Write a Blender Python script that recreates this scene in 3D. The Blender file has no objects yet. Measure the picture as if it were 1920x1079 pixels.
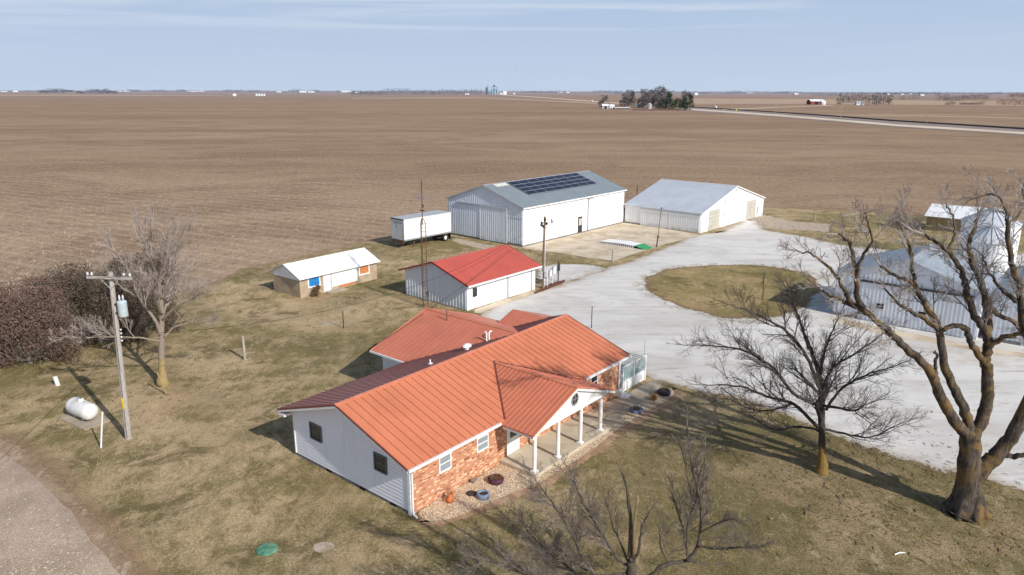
import bpy, math, random
from math import radians, sin, cos, pi
from mathutils import Vector, Matrix, noise
random.seed(7)
S = bpy.context.scene
COL = S.collection

# ------------------------------------------------------------------ camera
CAMH = 20.0
PITCH, ROLL, FPX = radians(15.112), radians(0.112), 1364.75
_rt0 = Vector((1, 0, 0)); _up0 = Vector((0, sin(PITCH), cos(PITCH))); FW = Vector((0, cos(PITCH), -sin(PITCH)))
RT = _rt0 * cos(ROLL) + _up0 * sin(ROLL)
UP = -_rt0 * sin(ROLL) + _up0 * cos(ROLL)
cd = bpy.data.cameras.new('camera'); cam = bpy.data.objects.new('camera', cd); COL.objects.link(cam)
cd.sensor_width = 36; cd.lens = FPX / 1920 * 36; cd.clip_end = 60000; cd.clip_start = .1
m = Matrix((RT, UP, -FW)).transposed().to_4x4(); m.translation = (0, 0, CAMH); cam.matrix_world = m
S.camera = cam

def at(px, py, z=0.0):
    """survey helper: the point of height z seen at a photo pixel"""
    d = FW * FPX + RT * (px - 960) - UP * (py - 539.5)
    return Vector((0, 0, CAMH)) + d * ((z - CAMH) / d.z)
def atY(px, py, y):
    d = FW * FPX + RT * (px - 960) - UP * (py - 539.5)
    return Vector((0, 0, CAMH)) + d * (y / d.y)

# ------------------------------------------------------------------ materials
def srgb(r, g, b):
    f = lambda c: (c / 255 / 12.92) if c <= 10 else ((c / 255 + .055) / 1.055) ** 2.4
    return (f(r), f(g), f(b))
class NT:
    def __init__(s, name, rough=.8, spec=.3, metal=0):
        s.m = bpy.data.materials.new(name); s.m.use_nodes = True
        s.t = s.m.node_tree; s.b = s.t.nodes['Principled BSDF']
        s.b.inputs['Roughness'].default_value = rough
        s.b.inputs['Specular IOR Level'].default_value = spec
        s.b.inputs['Metallic'].default_value = metal
    def n(s, typ, **k):
        nd = s.t.nodes.new(typ)
        for a, v in k.items():
            if a in nd.inputs: nd.inputs[a].default_value = v
            else: setattr(nd, a, v)
        return nd
    def l(s, a, b): s.t.links.new(a, b)
    def coord(s, scale=(1, 1, 1), rot=0):
        tc = s.n('ShaderNodeTexCoord'); mp = s.n('ShaderNodeMapping')
        mp.inputs['Scale'].default_value = scale; mp.inputs['Rotation'].default_value = (0, 0, rot)
        s.l(tc.outputs['Object'], mp.inputs['Vector']); return mp.outputs[0]
    def noise(s, vec, scale, detail=4, rough=.6, dist=0):
        nn = s.n('ShaderNodeTexNoise'); nn.inputs['Scale'].default_value = scale; nn.inputs['Detail'].default_value = detail
        nn.inputs['Roughness'].default_value = rough; nn.inputs['Distortion'].default_value = dist
        s.l(vec, nn.inputs['Vector']); return nn.outputs['Fac']
    def ramp(s, fac, lo, hi, a=0.0, b=1.0):
        r = s.n('ShaderNodeMapRange'); r.inputs['From Min'].default_value = lo; r.inputs['From Max'].default_value = hi
        r.inputs['To Min'].default_value = a; r.inputs['To Max'].default_value = b
        r.interpolation_type = 'SMOOTHSTEP'; s.l(fac, r.inputs['Value']); return r.outputs[0]
    def mix(s, fac, a, b, mode='MIX'):
        x = s.n('ShaderNodeMix'); x.data_type = 'RGBA'; x.blend_type = mode
        for sock, v in ((x.inputs[0], fac), (x.inputs[6], a), (x.inputs[7], b)):
            if isinstance(v, bpy.types.NodeSocket): s.l(v, sock)
            elif isinstance(v, (int, float)): sock.default_value = v if sock.type == 'VALUE' else (v, v, v, 1)
            else: sock.default_value = (*v, 1)
        return x.outputs[2]
    def math(s, op, a, b=0.0):
        x = s.n('ShaderNodeMath'); x.operation = op
        for i, v in ((0, a), (1, b)):
            if isinstance(v, bpy.types.NodeSocket): s.l(v, x.inputs[i])
            else: x.inputs[i].default_value = v
        return x.outputs[0]
    def color(s, c):
        if isinstance(c, bpy.types.NodeSocket): s.l(c, s.b.inputs['Base Color'])
        else: s.b.inputs['Base Color'].default_value = (*c, 1)
    def bump(s, h, strength=.5, dist=.05):
        b = s.n('ShaderNodeBump'); b.inputs['Strength'].default_value = strength; b.inputs['Distance'].default_value = dist
        s.l(h, b.inputs['Height']); s.l(b.outputs[0], s.b.inputs['Normal'])
def vcol(c, k): return tuple(min(1, x * k) for x in c)
def simple(name, c, c2=None, scale=2.0, rough=.7, spec=.3, metal=0, stretch=(1, 1, 1), lo=.4, hi=.65, bump=0, fine=None):
    """base colour broken up by two sizes of noise"""
    n = NT(name, rough, spec, metal); v = n.coord(stretch)
    c2 = c2 or vcol(c, .8)
    f = n.ramp(n.noise(v, scale, 6, .65), lo, hi)
    col = n.mix(f, c, c2)
    fn = n.noise(v, fine or scale * 9, 3, .6)
    col = n.mix(.35, col, n.mix(fn, (.6, .6, .6), (1.4, 1.4, 1.4)), 'MULTIPLY')
    n.color(col)
    if bump: n.bump(fn, bump, .03)
    return n.m

M = {}
# --- ground: harvested field of soil and corn residue
def field_mat():
    n = NT('field_soil', .95, .1); v = n.coord()
    big = n.ramp(n.noise(n.coord((.25, 1, 1), radians(4)), .012, 5, .55, .4), .35, .65)
    c = n.mix(big, srgb(144, 119, 95), srgb(166, 141, 116))
    # pale stretch near the yard, on the left
    tc = n.n('ShaderNodeTexCoord'); sp = n.n('ShaderNodeSeparateXYZ'); n.l(tc.outputs['Object'], sp.inputs[0])
    near = n.math('MULTIPLY', n.ramp(sp.outputs[1], 60, 190, 1, 0), n.ramp(sp.outputs[0], -45, 10, 1, .25))
    c = n.mix(n.math('MULTIPLY', near, .6), c, srgb(193, 171, 146))
    mid = n.ramp(n.noise(n.coord((.45, .8, 1), radians(-4)), .05, 8, .72, 1.0), .40, .64)
    c = n.mix(n.math('MULTIPLY', mid, .6), c, srgb(122, 97, 76))
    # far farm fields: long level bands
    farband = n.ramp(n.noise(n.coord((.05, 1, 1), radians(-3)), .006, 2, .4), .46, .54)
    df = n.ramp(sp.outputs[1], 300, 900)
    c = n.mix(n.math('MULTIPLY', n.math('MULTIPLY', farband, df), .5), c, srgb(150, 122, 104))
    # residue flecks and clods
    fk = n.ramp(n.noise(n.coord((1, .38, 1)), 1.3, 9, .86), .52, .62)
    c = n.mix(n.math('MULTIPLY', fk, .6), c, srgb(214, 192, 166))
    dk = n.ramp(n.noise(n.coord((1, .42, 1), radians(5)), 1.0, 9, .87), .5, .62)
    c = n.mix(n.math('MULTIPLY', dk, .6), c, srgb(116, 90, 70))
    # old wheel lines along the crop rows
    w = n.n('ShaderNodeTexWave'); w.inputs['Scale'].default_value = .11; w.inputs['Distortion'].default_value = 1.2; w.inputs['Detail'].default_value = 3
    n.l(n.coord((1, 1, 1), radians(-62)), w.inputs['Vector'])
    c = n.mix(n.math('MULTIPLY', n.ramp(w.outputs[1], .75, 1), .22), c, srgb(204, 184, 160))
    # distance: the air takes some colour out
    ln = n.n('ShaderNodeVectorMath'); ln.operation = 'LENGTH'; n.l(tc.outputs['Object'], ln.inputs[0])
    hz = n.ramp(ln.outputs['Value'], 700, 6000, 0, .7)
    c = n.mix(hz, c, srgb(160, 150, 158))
    n.color(c)
    n.bump(n.noise(v, 3.2, 5, .8), .7, .12)
    return n.m
def stubble_mat():
    n = NT('stubble_soil', .95, .1); v = n.coord()
    c = n.mix(n.ramp(n.noise(v, .35, 5, .6), .4, .6), srgb(170, 150, 132), srgb(190, 170, 150))
    c = n.mix(n.math('MULTIPLY', n.ramp(n.noise(n.coord((1, 3, 1), radians(20)), 7, 5, .75), .5, .68), .5), c, srgb(222, 208, 190))
    c = n.mix(n.math('MULTIPLY', n.ramp(n.noise(v, 10, 5, .8), .48, .62), .55), c, srgb(120, 104, 92))
    n.color(c); n.bump(n.noise(v, 9, 4, .8), .6, .05); return n.m
def edge_alpha(n, scale=2.2, soft=.5):
    """ragged edge: the sheet breaks up into patches over its outermost strip"""
    a = n.n('ShaderNodeAttribute'); a.attribute_name = 'edge'
    f = n.noise(n.coord(), scale, 6, .75)
    s = n.math('ADD', n.math('MULTIPLY', a.outputs['Fac'], 1.0), n.math('MULTIPLY', n.math('SUBTRACT', f, .5), 1.7))
    return n.ramp(s, .30, .30 + soft * .15), a.outputs['Fac']
def set_alpha(n, al):
    n.l(al, n.b.inputs['Alpha'])
def grass_mat(name, tan, green, gamt=(.44, .62), seedrot=0, edgecol=None):
    n = NT(name, .95, .1); v = n.coord()
    lowf = n.noise(n.coord((.6, 1, 1), radians(25 + seedrot)), .10, 5, .6, .7)
    midf = n.noise(n.coord((1, .62, 1), radians(12)), .8, 10, .86, .5)
    fm = n.math('ADD', n.math('MULTIPLY', lowf, .42), n.math('MULTIPLY', midf, .58))
    c = n.mix(n.ramp(fm, gamt[0] + .015, gamt[1] - .045), tan, green)
    c = n.mix(n.ramp(n.noise(v, .055, 5, .7, 1.0), .42, .62, 0, .4), c, vcol(green, .85))
    dg = n.ramp(n.noise(n.coord((.7, 1, 1), radians(50)), .33, 9, .8, .6), .53, .62)
    c = n.mix(n.math('MULTIPLY', dg, .75), c, vcol(green, .62))
    tcx = n.n('ShaderNodeTexCoord'); spx = n.n('ShaderNodeSeparateXYZ'); n.l(tcx.outputs['Object'], spx.inputs[0])
    gx = n.math('MULTIPLY', n.math('MULTIPLY', n.ramp(spx.outputs[0], -2, 9), n.ramp(spx.outputs[1], 36, 50, 1, 0)), n.ramp(n.noise(v, .12, 6, .7, .6), .32, .6, .45, 1))
    c = n.mix(n.math('MULTIPLY', gx, .6), c, vcol(green, .74))
    pale = n.ramp(n.noise(n.coord((1, .6, 1), radians(10)), 1.0, 10, .86, .8), .54, .64)
    c = n.mix(n.math('MULTIPLY', pale, .6), c, srgb(208, 188, 155))
    br = n.ramp(n.noise(v, .19, 5, .6), .56, .72)
    c = n.mix(n.math('MULTIPLY', br, .6), c, srgb(190, 160, 130))
    fine = n.noise(v, 9, 6, .85)
    c = n.mix(.8, c, n.mix(n.ramp(fine, .32, .68), (.42, .41, .38), (1.55, 1.53, 1.46)), 'MULTIPLY')
    if edgecol:
        al, ed = edge_alpha(n)
        c = n.mix(n.ramp(ed, .25, 1, .85, 0), c, edgecol)
        set_alpha(n, al)
    n.color(c); n.bump(n.noise(v, 11, 5, .85), .9, .07); return n.m
def gravel_mat():
    n = NT('gravel', .9, .15); v = n.coord()
    c = n.mix(n.ramp(n.noise(n.coord((.5, 1, 1), radians(45)), .16, 6, .65, .5), .4, .62), srgb(222, 219, 214), srgb(204, 200, 194))
    st = n.ramp(n.noise(n.coord((.16, 1.1, 1), radians(-52)), .55, 6, .7, .9), .54, .72)
    c = n.mix(n.math('MULTIPLY', st, .62), c, srgb(166, 158, 148))
    pt = n.ramp(n.noise(n.coord((.5, 1, 1), radians(-50)), .16, 9, .75), .56, .68)
    c = n.mix(n.math('MULTIPLY', pt, .5), c, srgb(192, 176, 154))
    sp = n.ramp(n.noise(n.coord((.4, 1, 1), radians(-50)), 1.3, 9, .84), .53, .66)
    c = n.mix(n.math('MULTIPLY', sp, .6), c, srgb(150, 144, 138))
    c = n.mix(.45, c, n.mix(n.noise(v, 22, 4, .8), (.55, .55, .55), (1.4, 1.4, 1.4)), 'MULTIPLY')
    tk = n.ramp(n.noise(n.coord((.07, 1, 1), radians(-40)), .5, 7, .8, 1.2), .5, .66)
    c = n.mix(n.math('MULTIPLY', tk, .38), c, srgb(178, 166, 150))
    dm = n.ramp(n.noise(v, .3, 9, .85, .6), .56, .66)
    c = n.mix(n.math('MULTIPLY', dm, .5), c, srgb(164, 158, 150))
    al, ed = edge_alpha(n, 1.3)
    c = n.mix(n.ramp(ed, .2, 1, .75, 0), c, srgb(168, 150, 128))
    set_alpha(n, al); n.color(c); n.bump(n.noise(v, 14, 4, .8), .5, .05); return n.m
def edged(name, c, c2, scale, c3=None, fine=20, sc3=1.0):
    n = NT(name, .9, .15); v = n.coord()
    k = n.mix(n.ramp(n.noise(v, scale, 6, .65, .4), .4, .62), c, c2)
    if c3: k = n.mix(n.math('MULTIPLY', n.ramp(n.noise(v, sc3, 6, .75, .5), .52, .68), .6), k, c3)
    k = n.mix(.4, k, n.mix(n.noise(v, fine, 4, .8), (.5, .5, .5), (1.5, 1.5, 1.5)), 'MULTIPLY')
    al, ed = edge_alpha(n, 3); set_alpha(n, al); n.color(k); n.bump(n.noise(v, fine, 3, .8), .4, .03); return n.m
def stone_mat():
    n = NT('river_stones', .8, .3); v = n.coord()
    vo = n.n('ShaderNodeTexVoronoi'); vo.inputs['Scale'].default_value = 17; n.l(v, vo.inputs['Vector'])
    sp = n.n('ShaderNodeSeparateColor'); n.l(vo.outputs['Color'], sp.inputs[0])
    c = n.mix(sp.outputs[0], srgb(236, 220, 196), srgb(214, 192, 160))
    c = n.mix(n.ramp(sp.outputs[1], .72, .8), c, srgb(240, 230, 215))
    c = n.mix(n.ramp(sp.outputs[2], .8, .88), c, srgb(170, 138, 110))
    c = n.mix(n.ramp(vo.outputs['Distance'], .42, .62), c, vcol(srgb(176, 152, 122), .9))
    c = n.mix(n.math('MULTIPLY', n.ramp(n.noise(v, .8, 4), .5, .7), .4), c, srgb(176, 150, 122))
    al, ed = edge_alpha(n, 5); set_alpha(n, al)
    n.color(c); n.bump(vo.outputs['Distance'], -.8, .08); return n.m
def seam_mat(name, c, axis, pitch, dark=.62, rough=.42, w=.075, c2=None, spec=.4, off=0.0):
    """painted steel roof; narrow dark line along every seam; on siding it paints the lap shade"""
    n = NT(name, rough, spec); v = n.coord()
    tc = n.n('ShaderNodeTexCoord'); sp = n.n('ShaderNodeSeparateXYZ'); n.l(tc.outputs['Object'], sp.inputs[0])
    fr = n.math('FRACT', n.math('ADD', n.math('DIVIDE', sp.outputs[axis], pitch), 100.5 + off))
    d = n.math('ABSOLUTE', n.math('SUBTRACT', fr, .5))
    base = n.mix(n.ramp(n.noise(n.coord((.3, .3, .3)), 1.2, 7, .75), .35, .7), c, c2 or vcol(c, .84))
    sk_ = n.coord((1.6, .12, .12) if axis == 0 else (.12, 1.6, .12))
    base = n.mix(n.ramp(n.noise(sk_, 1.5, 6, .8), .5, .72, 0, .3), base, vcol(c, .62))
    f = n.ramp(d, w * .5, w, 1, 0)
    col = n.mix(n.math('MULTIPLY', f, 1 - dark), base, vcol(c, .12))
    col = n.mix(.25, col, n.mix(n.noise(v, 6, 5, .8), (.7, .7, .7), (1.3, 1.3, 1.3)), 'MULTIPLY')
    n.color(col); return n.m
def brick_mat():
    n = NT('brick', .9, .2)
    tc = n.n('ShaderNodeTexCoord'); sp = n.n('ShaderNodeSeparateXYZ'); n.l(tc.outputs['Object'], sp.inputs[0])
    cb = n.n('ShaderNodeCombineXYZ'); n.l(sp.outputs[0], cb.inputs[0]); n.l(sp.outputs[2], cb.inputs[1])
    def bt(b1, b2, mo, bias, off):
        b = n.n('ShaderNodeTexBrick'); b.inputs['Scale'].default_value = 1; b.inputs['Brick Width'].default_value = .20
        b.inputs['Row Height'].default_value = .068; b.inputs['Mortar Size'].default_value = .010
        b.inputs['Color1'].default_value = (*b1, 1); b.inputs['Color2'].default_value = (*b2, 1); b.inputs['Mortar'].default_value = (*mo, 1)
        b.inputs['Bias'].default_value = bias
        n.l(cb.outputs[0], b.inputs['Vector']); return b
    b = bt(srgb(196, 134, 102), srgb(180, 118, 90), srgb(190, 152, 124), 0, 0)
    # random pale and dark bricks: per-brick cell noise
    u = n.math('FLOOR', n.math('DIVIDE', sp.outputs[0], .20)); w = n.math('FLOOR', n.math('DIVIDE', sp.outputs[2], .068))
    c2 = n.n('ShaderNodeCombineXYZ'); n.l(u, c2.inputs[0]); n.l(w, c2.inputs[1])
    wn = n.n('ShaderNodeTexWhiteNoise'); wn.noise_dimensions = '2D'; n.l(c2.outputs[0], wn.inputs['Vector'])
    c = n.mix(n.ramp(wn.outputs['Value'], .82, .84), b.outputs['Color'], srgb(222, 186, 152))
    c = n.mix(n.ramp(wn.outputs['Value'], .10, .08), c, srgb(146, 94, 72))
    n.color(c); n.bump(b.outputs['Fac'], -.5, .02); return n.m
def metal_wall(name, c, dirt, amt=.35, rough=.5):
    n = NT(name, rough, .35)
    st = n.ramp(n.noise(n.coord((2.2, 2.2, .12)), .8, 6, .7), .45, .75)
    k = n.mix(n.math('MULTIPLY', st, amt), c, dirt)
    tc = n.n('ShaderNodeTexCoord'); sp = n.n('ShaderNodeSeparateXYZ'); n.l(tc.outputs['Object'], sp.inputs[0])
    low = n.math('MULTIPLY', n.ramp(sp.outputs[2], 0, .9, 1, 0), n.ramp(n.noise(n.coord((1, 1, 1)), 1.4, 5, .7), .35, .7))
    k = n.mix(n.math('MULTIPLY', low, .75), k, vcol(dirt, .62))
    rs = n.math('MULTIPLY', n.ramp(n.noise(n.coord((1.2, 1.2, .3)), 1.1, 8, .85), .60, .72), .35)
    k = n.mix(rs, k, (.42, .30, .20))
    n.color(k); return n.m
def bark_mat(name, c, c2, lichen=None, amt=.8, low=None, s=1.0):
    n = NT(name, .95, .1); v = n.coord()
    k = n.mix(n.ramp(n.noise(n.coord((5 * s, 5 * s, .8 * s)), 2.2, 8, .85), .42, .58), c, c2)
    if lichen:
        g = n.n('ShaderNodeNewGeometry'); sp = n.n('ShaderNodeSeparateXYZ'); n.l(g.outputs['Normal'], sp.inputs[0])
        f = n.math('MULTIPLY', n.ramp(n.noise(v, .9, 6, .75), .47, .60), amt)
        if low:
            tc = n.n('ShaderNodeTexCoord'); s2 = n.n('ShaderNodeSeparateXYZ'); n.l(tc.outputs['Object'], s2.inputs[0])
            hn = n.math('ADD', s2.outputs[2], n.math('MULTIPLY', n.noise(v, 3, 4), .8))
            k = n.mix(n.math('MULTIPLY', n.ramp(hn, low - .2, low + .35, 1, 0), n.ramp(n.noise(n.coord((4, 4, 1)), 2, 6, .8), .3, .6, .45, .95)), k, lichen)
        else: k = n.mix(f, k, lichen)
    n.color(k); n.bump(n.noise(n.coord((8, 8, 1.2)), 3, 5, .8), .8, .05); return n.m
def leaf_mat(name, c, c2, trans=0):
    n = NT(name, .9, .15); v = n.coord()
    n.color(n.mix(n.ramp(n.noise(v, 1.6, 6, .8), .35, .65), c, c2)); return n.m

M['field'] = field_mat(); M['stubble'] = stubble_mat(); M['gravel'] = gravel_mat(); M['stones'] = stone_mat(); M['brick'] = brick_mat()
TAN, GRN = srgb(194, 171, 138), srgb(130, 119, 82)
M['lawn'] = grass_mat('lawn_grass', TAN, GRN, (.42, .6), edgecol=srgb(158, 130, 104))
M['island'] = grass_mat('island_grass', srgb(178, 156, 116), srgb(130, 119, 78), (.4, .6), 30, edgecol=srgb(138, 108, 84))
M['verge'] = grass_mat('far_grass', srgb(180, 160, 116), srgb(140, 132, 84), (.4, .6), 10, edgecol=srgb(150, 124, 98))
M['pad'] = edged('yard_concrete', srgb(212, 198, 176), srgb(188, 172, 148), .35, srgb(146, 128, 106), 12, .38)
M['mulch'] = edged('mulch', srgb(128, 84, 70), srgb(100, 70, 58), 2, None, 14)
M['walk'] = simple('walk_concrete', srgb(176, 164, 146), srgb(158, 146, 128), .8, .85, fine=14)
M['slab'] = simple('porch_concrete', srgb(192, 182, 162), srgb(176, 166, 146), .9, .8, fine=14)
M['soilbrown'] = edged('brown_edge', srgb(176, 148, 120), srgb(150, 122, 96), 1.5, srgb(190, 170, 142), 10)
M['dirt'] = edged('bare_dirt', srgb(188, 172, 156), srgb(164, 146, 124), 1.5, srgb(205, 196, 186), 10)
RED = (.66, .222, .115)
M['roof_main'] = seam_mat('orange_roof_x', RED, 0, .5, .58, w=.055)
M['roof_back'] = seam_mat('orange_roof_back', (.60, .22, .18), 0, .33, .12, w=.20)
M['roof_wing'] = seam_mat('orange_roof_wing', (.62, .20, .12), 1, .45, .97, w=.03)
M['roof_porch'] = seam_mat('orange_roof_porch', (.63, .205, .115), 1, .3, .72, w=.09)
M['cap'] = simple('orange_trim', (.64, .23, .14), (.55, .19, .11), 2, .45)
M['trimdark'] = simple('dark_red_trim', (.22, .06, .045), None, 2, .5)
M['red_roof'] = seam_mat('bright_red_roof', (.58, .12, .085), 0, .3, .9, w=.06, c2=(.50, .105, .08))
M['red_trim'] = simple('dark_red_edge', (.25, .02, .02), None, 2, .5)
M['siding_z'] = seam_mat('siding_boards', (.87, .89, .92), 2, .205, .86, .55, .10, (.83, .85, .88), .3, off=-.2 / .205 + .5)  # shade under each board lap, painted in as dark lines
M['siding'] = simple('white_siding', (.87, .89, .92), (.82, .84, .88), .7, .55, fine=8)
M['white'] = simple('white_paint', (.82, .82, .81), (.74, .74, .73), 1.5, .5, fine=10)
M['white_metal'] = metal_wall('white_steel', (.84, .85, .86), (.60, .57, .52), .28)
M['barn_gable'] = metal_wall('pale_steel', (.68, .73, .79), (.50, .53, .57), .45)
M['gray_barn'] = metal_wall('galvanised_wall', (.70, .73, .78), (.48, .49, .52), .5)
M['barn_roof'] = seam_mat('slate_blue_roof', (.235, .275, .30), 0, .9, .97, w=.03, rough=.55)
M['white_roof'] = seam_mat('galvanised_roof', (.50, .53, .57), 0, .42, .7, w=.09, rough=.4)
M['shed_roof'] = seam_mat('white_shed_roof', (.88, .89, .88), 0, .6, .95, w=.03, c2=(.84, .85, .84))
M['gray_roof'] = simple('grey_roof_metal', (.36, .40, .45), (.28, .31, .35), .5, .45, .4, stretch=(1, 3, 1))
M['translucent'] = simple('skylight_panel', (.68, .68, .62), (.6, .6, .55), 2, .5)
M['solar'] = simple('solar_cell', (.012, .014, .03), (.02, .022, .04), 3, .22, .5)
M['alu'] = simple('aluminium', (.55, .56, .58), None, 3, .4, .5, .6)
M['block'] = simple('tan_block', srgb(176, 160, 138), srgb(158, 140, 116), 1.2, .9, fine=6)
M['found'] = simple('foundation_concrete', (.22, .21, .20), (.15, .145, .14), 1.5, .9)
M['dark'] = simple('dark_opening', (.012, .012, .012), None, 2, .7)
M['green_frame'] = simple('grey_green_frame', (.11, .14, .13), (.09, .115, .11), 3, .5)
M['glass'] = simple('window_glass', (.025, .032, .04), (.04, .05, .06), 1.5, .12, .6)
M['glass_pale'] = simple('window_with_blind', (.30, .34, .38), (.22, .26, .3), 3, .2, .6, stretch=(.3, .3, 6))
M['blue'] = simple('blue_board', srgb(38, 130, 196), srgb(28, 108, 176), 3, .6)
M['orange_board'] = simple('orange_board', srgb(196, 130, 84), srgb(176, 110, 68), 3, .8)
M['beige_door'] = simple('beige_door', srgb(190, 186, 174), srgb(174, 170, 158), 1, .7)
M['tan_wood'] = simple('weathered_boards', srgb(176, 160, 124), srgb(140, 122, 88), 1, .9, stretch=(6, 6, .5))
M['pole'] = bark_mat('weathered_pole', (.50, .46, .43), (.34, .31, .28))
M['pole2'] = bark_mat('brown_pole', (.27, .21, .15), (.17, .13, .09))
M['iron'] = simple('rusty_iron', (.16, .085, .05), (.09, .055, .04), 4, .8)
M['darkmetal'] = simple('dark_metal', (.035, .035, .035), (.06, .055, .05), 4, .6)
M['gal'] = simple('galvanised', (.5, .51, .53), (.38, .39, .41), 2, .4, .5, .3)
M['wire'] = simple('cable', (.03, .03, .03), None, 3, .6)
M['tank'] = simple('tank_paint', (.80, .80, .78), (.62, .60, .57), 1.6, .5, fine=9)
M['transf'] = simple('transformer_grey', (.52, .60, .63), (.45, .53, .56), 2, .5)
M['ceramic'] = simple('insulator', (.7, .7, .72), None, 5, .25)
M['rubber'] = simple('rubber', (.02, .02, .02), (.035, .033, .03), 3, .8)
M['trailer'] = simple('trailer_white', (.80, .81, .82), (.72, .73, .74), .9, .4, fine=6)
M['trailer_face'] = simple('trailer_nose', (.62, .65, .68), (.55, .57, .58), 1.3, .5)
M['trailer_top'] = simple('trailer_top', (.46, .50, .51), (.38, .41, .42), 1, .5)
M['mark'] = simple('faded_lettering', (.16, .17, .2), (.3, .3, .33), 6, .7)
M['yellow'] = simple('yellow_paint', (.7, .5, .03), None, 3, .6)
M['green'] = simple('green_paint', srgb(74, 160, 112), srgb(50, 130, 88), 3, .6)
M['lid'] = simple('green_lid', srgb(74, 124, 98), srgb(112, 156, 130), 3, .5)
M['ramp_white'] = simple('ramp_white', (.88, .88, .87), (.84, .84, .82), 1.5, .6)
M['tyre_blue'] = simple('blue_painted_tyre', srgb(128, 144, 168), srgb(96, 112, 140), 5, .6)
M['tyre_purple'] = simple('purple_painted_tyre', srgb(96, 50, 70), srgb(62, 36, 54), 5, .6)
M['tyre_dark'] = simple('dark_painted_tyre', srgb(44, 52, 72), srgb(74, 46, 44), 5, .6)
M['soil'] = simple('potting_soil', (.05, .038, .028), (.09, .065, .045), 9, .95)
M['terra'] = simple('terracotta', srgb(196, 120, 72), srgb(160, 90, 54), 6, .8)
M['stonegrey'] = simple('stone_grey', (.32, .31, .30), (.22, .21, .2), 6, .9)
M['straw'] = simple('straw', srgb(176, 146, 96), srgb(120, 94, 60), 6, .95)
M['lattice'] = simple('deck_lattice', srgb(176, 196, 192), srgb(140, 168, 160), 3, .6)
M['deckgrey'] = simple('deck_floor', (.45, .5, .54), None, 3, .7)
LICH = (.26, .16, .05)
M['bark_big'] = bark_mat('bark_old', (.135, .112, .092), (.045, .037, .031), LICH, .6, None, .45)
M['bark_mid'] = bark_mat('bark_dark', (.085, .07, .06), (.045, .037, .032), (.27, .175, .05), 1, 1.9)
M['bark_base'] = bark_mat('bark_lichen', (.16, .12, .06), (.09, .07, .05), (.30, .19, .045), .8)
M['bark_pale'] = bark_mat('bark_pale', (.34, .28, .22), (.22, .18, .145), (.36, .26, .11), 1, 2.3)
M['bark_low'] = bark_mat('bark_grey', (.13, .11, .095), (.07, .06, .05), (.22, .16, .04), .35)
M['bark_split'] = bark_mat('bark_split', (.36, .28, .17), (.2, .15, .09), (.3, .22, .05), .4)
M['twig_big'] = simple('twigs_grey', (.40, .36, .33), (.22, .19, .17), .8, .9)
M['twig_mid'] = simple('twigs_dark', (.09, .076, .068), (.15, .13, .118), .8, .9)
M['twig_pale'] = simple('twigs_pale', (.42, .36, .32), (.30, .25, .22), .8, .9)
M['twig_low'] = simple('twigs_brown', (.22, .185, .16), (.15, .12, .10), .8, .9)
M['cedar'] = leaf_mat('cedar_brown', (.155, .112, .082), (.066, .056, .040))
M['juniper'] = leaf_mat('juniper_rust', (.215, .135, .105), (.10, .070, .054))
M['shrub'] = leaf_mat('dry_shrub', (.19, .115, .06), (.09, .06, .035))
M['evergreen'] = leaf_mat('far_evergreen', (.024, .042, .030), (.042, .066, .040))
M['fartree'] = leaf_mat('far_bare_tree', (.125, .112, .115), (.075, .070, .078))
M['farbrush'] = leaf_mat('far_red_brush', (.19, .105, .095), (.14, .085, .08))
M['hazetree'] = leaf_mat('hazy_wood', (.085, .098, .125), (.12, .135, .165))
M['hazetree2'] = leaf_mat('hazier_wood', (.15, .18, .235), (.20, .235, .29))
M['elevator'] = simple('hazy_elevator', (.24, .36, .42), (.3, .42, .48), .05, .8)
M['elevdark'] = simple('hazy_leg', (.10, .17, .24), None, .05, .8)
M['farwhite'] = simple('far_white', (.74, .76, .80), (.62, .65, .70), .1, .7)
M['farred'] = simple('far_red', (.26, .06, .05), (.2, .06, .055), .1, .8)
M['farbrown'] = simple('far_brown', (.16, .09, .07), (.12, .08, .07), .1, .8)
M['fargrey'] = simple('far_grey', (.36, .38, .42), None, .1, .8)
M['road'] = simple('far_gravel_road', srgb(220, 206, 184), srgb(200, 184, 162), .05, .9, stretch=(.2, 1, 1))
M['roadside'] = simple('dry_roadside', srgb(168, 144, 128), srgb(150, 126, 112), .04, .95)
M['rail'] = simple('rail_bed', (.045, .038, .036), (.07, .06, .055), .1, .9)
M['ballast'] = simple('grey_ballast', srgb(150, 134, 130), srgb(136, 120, 112), .06, .95)
M['palefield'] = simple('pale_field', srgb(182, 158, 134), srgb(170, 146, 122), .01, .95)

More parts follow.
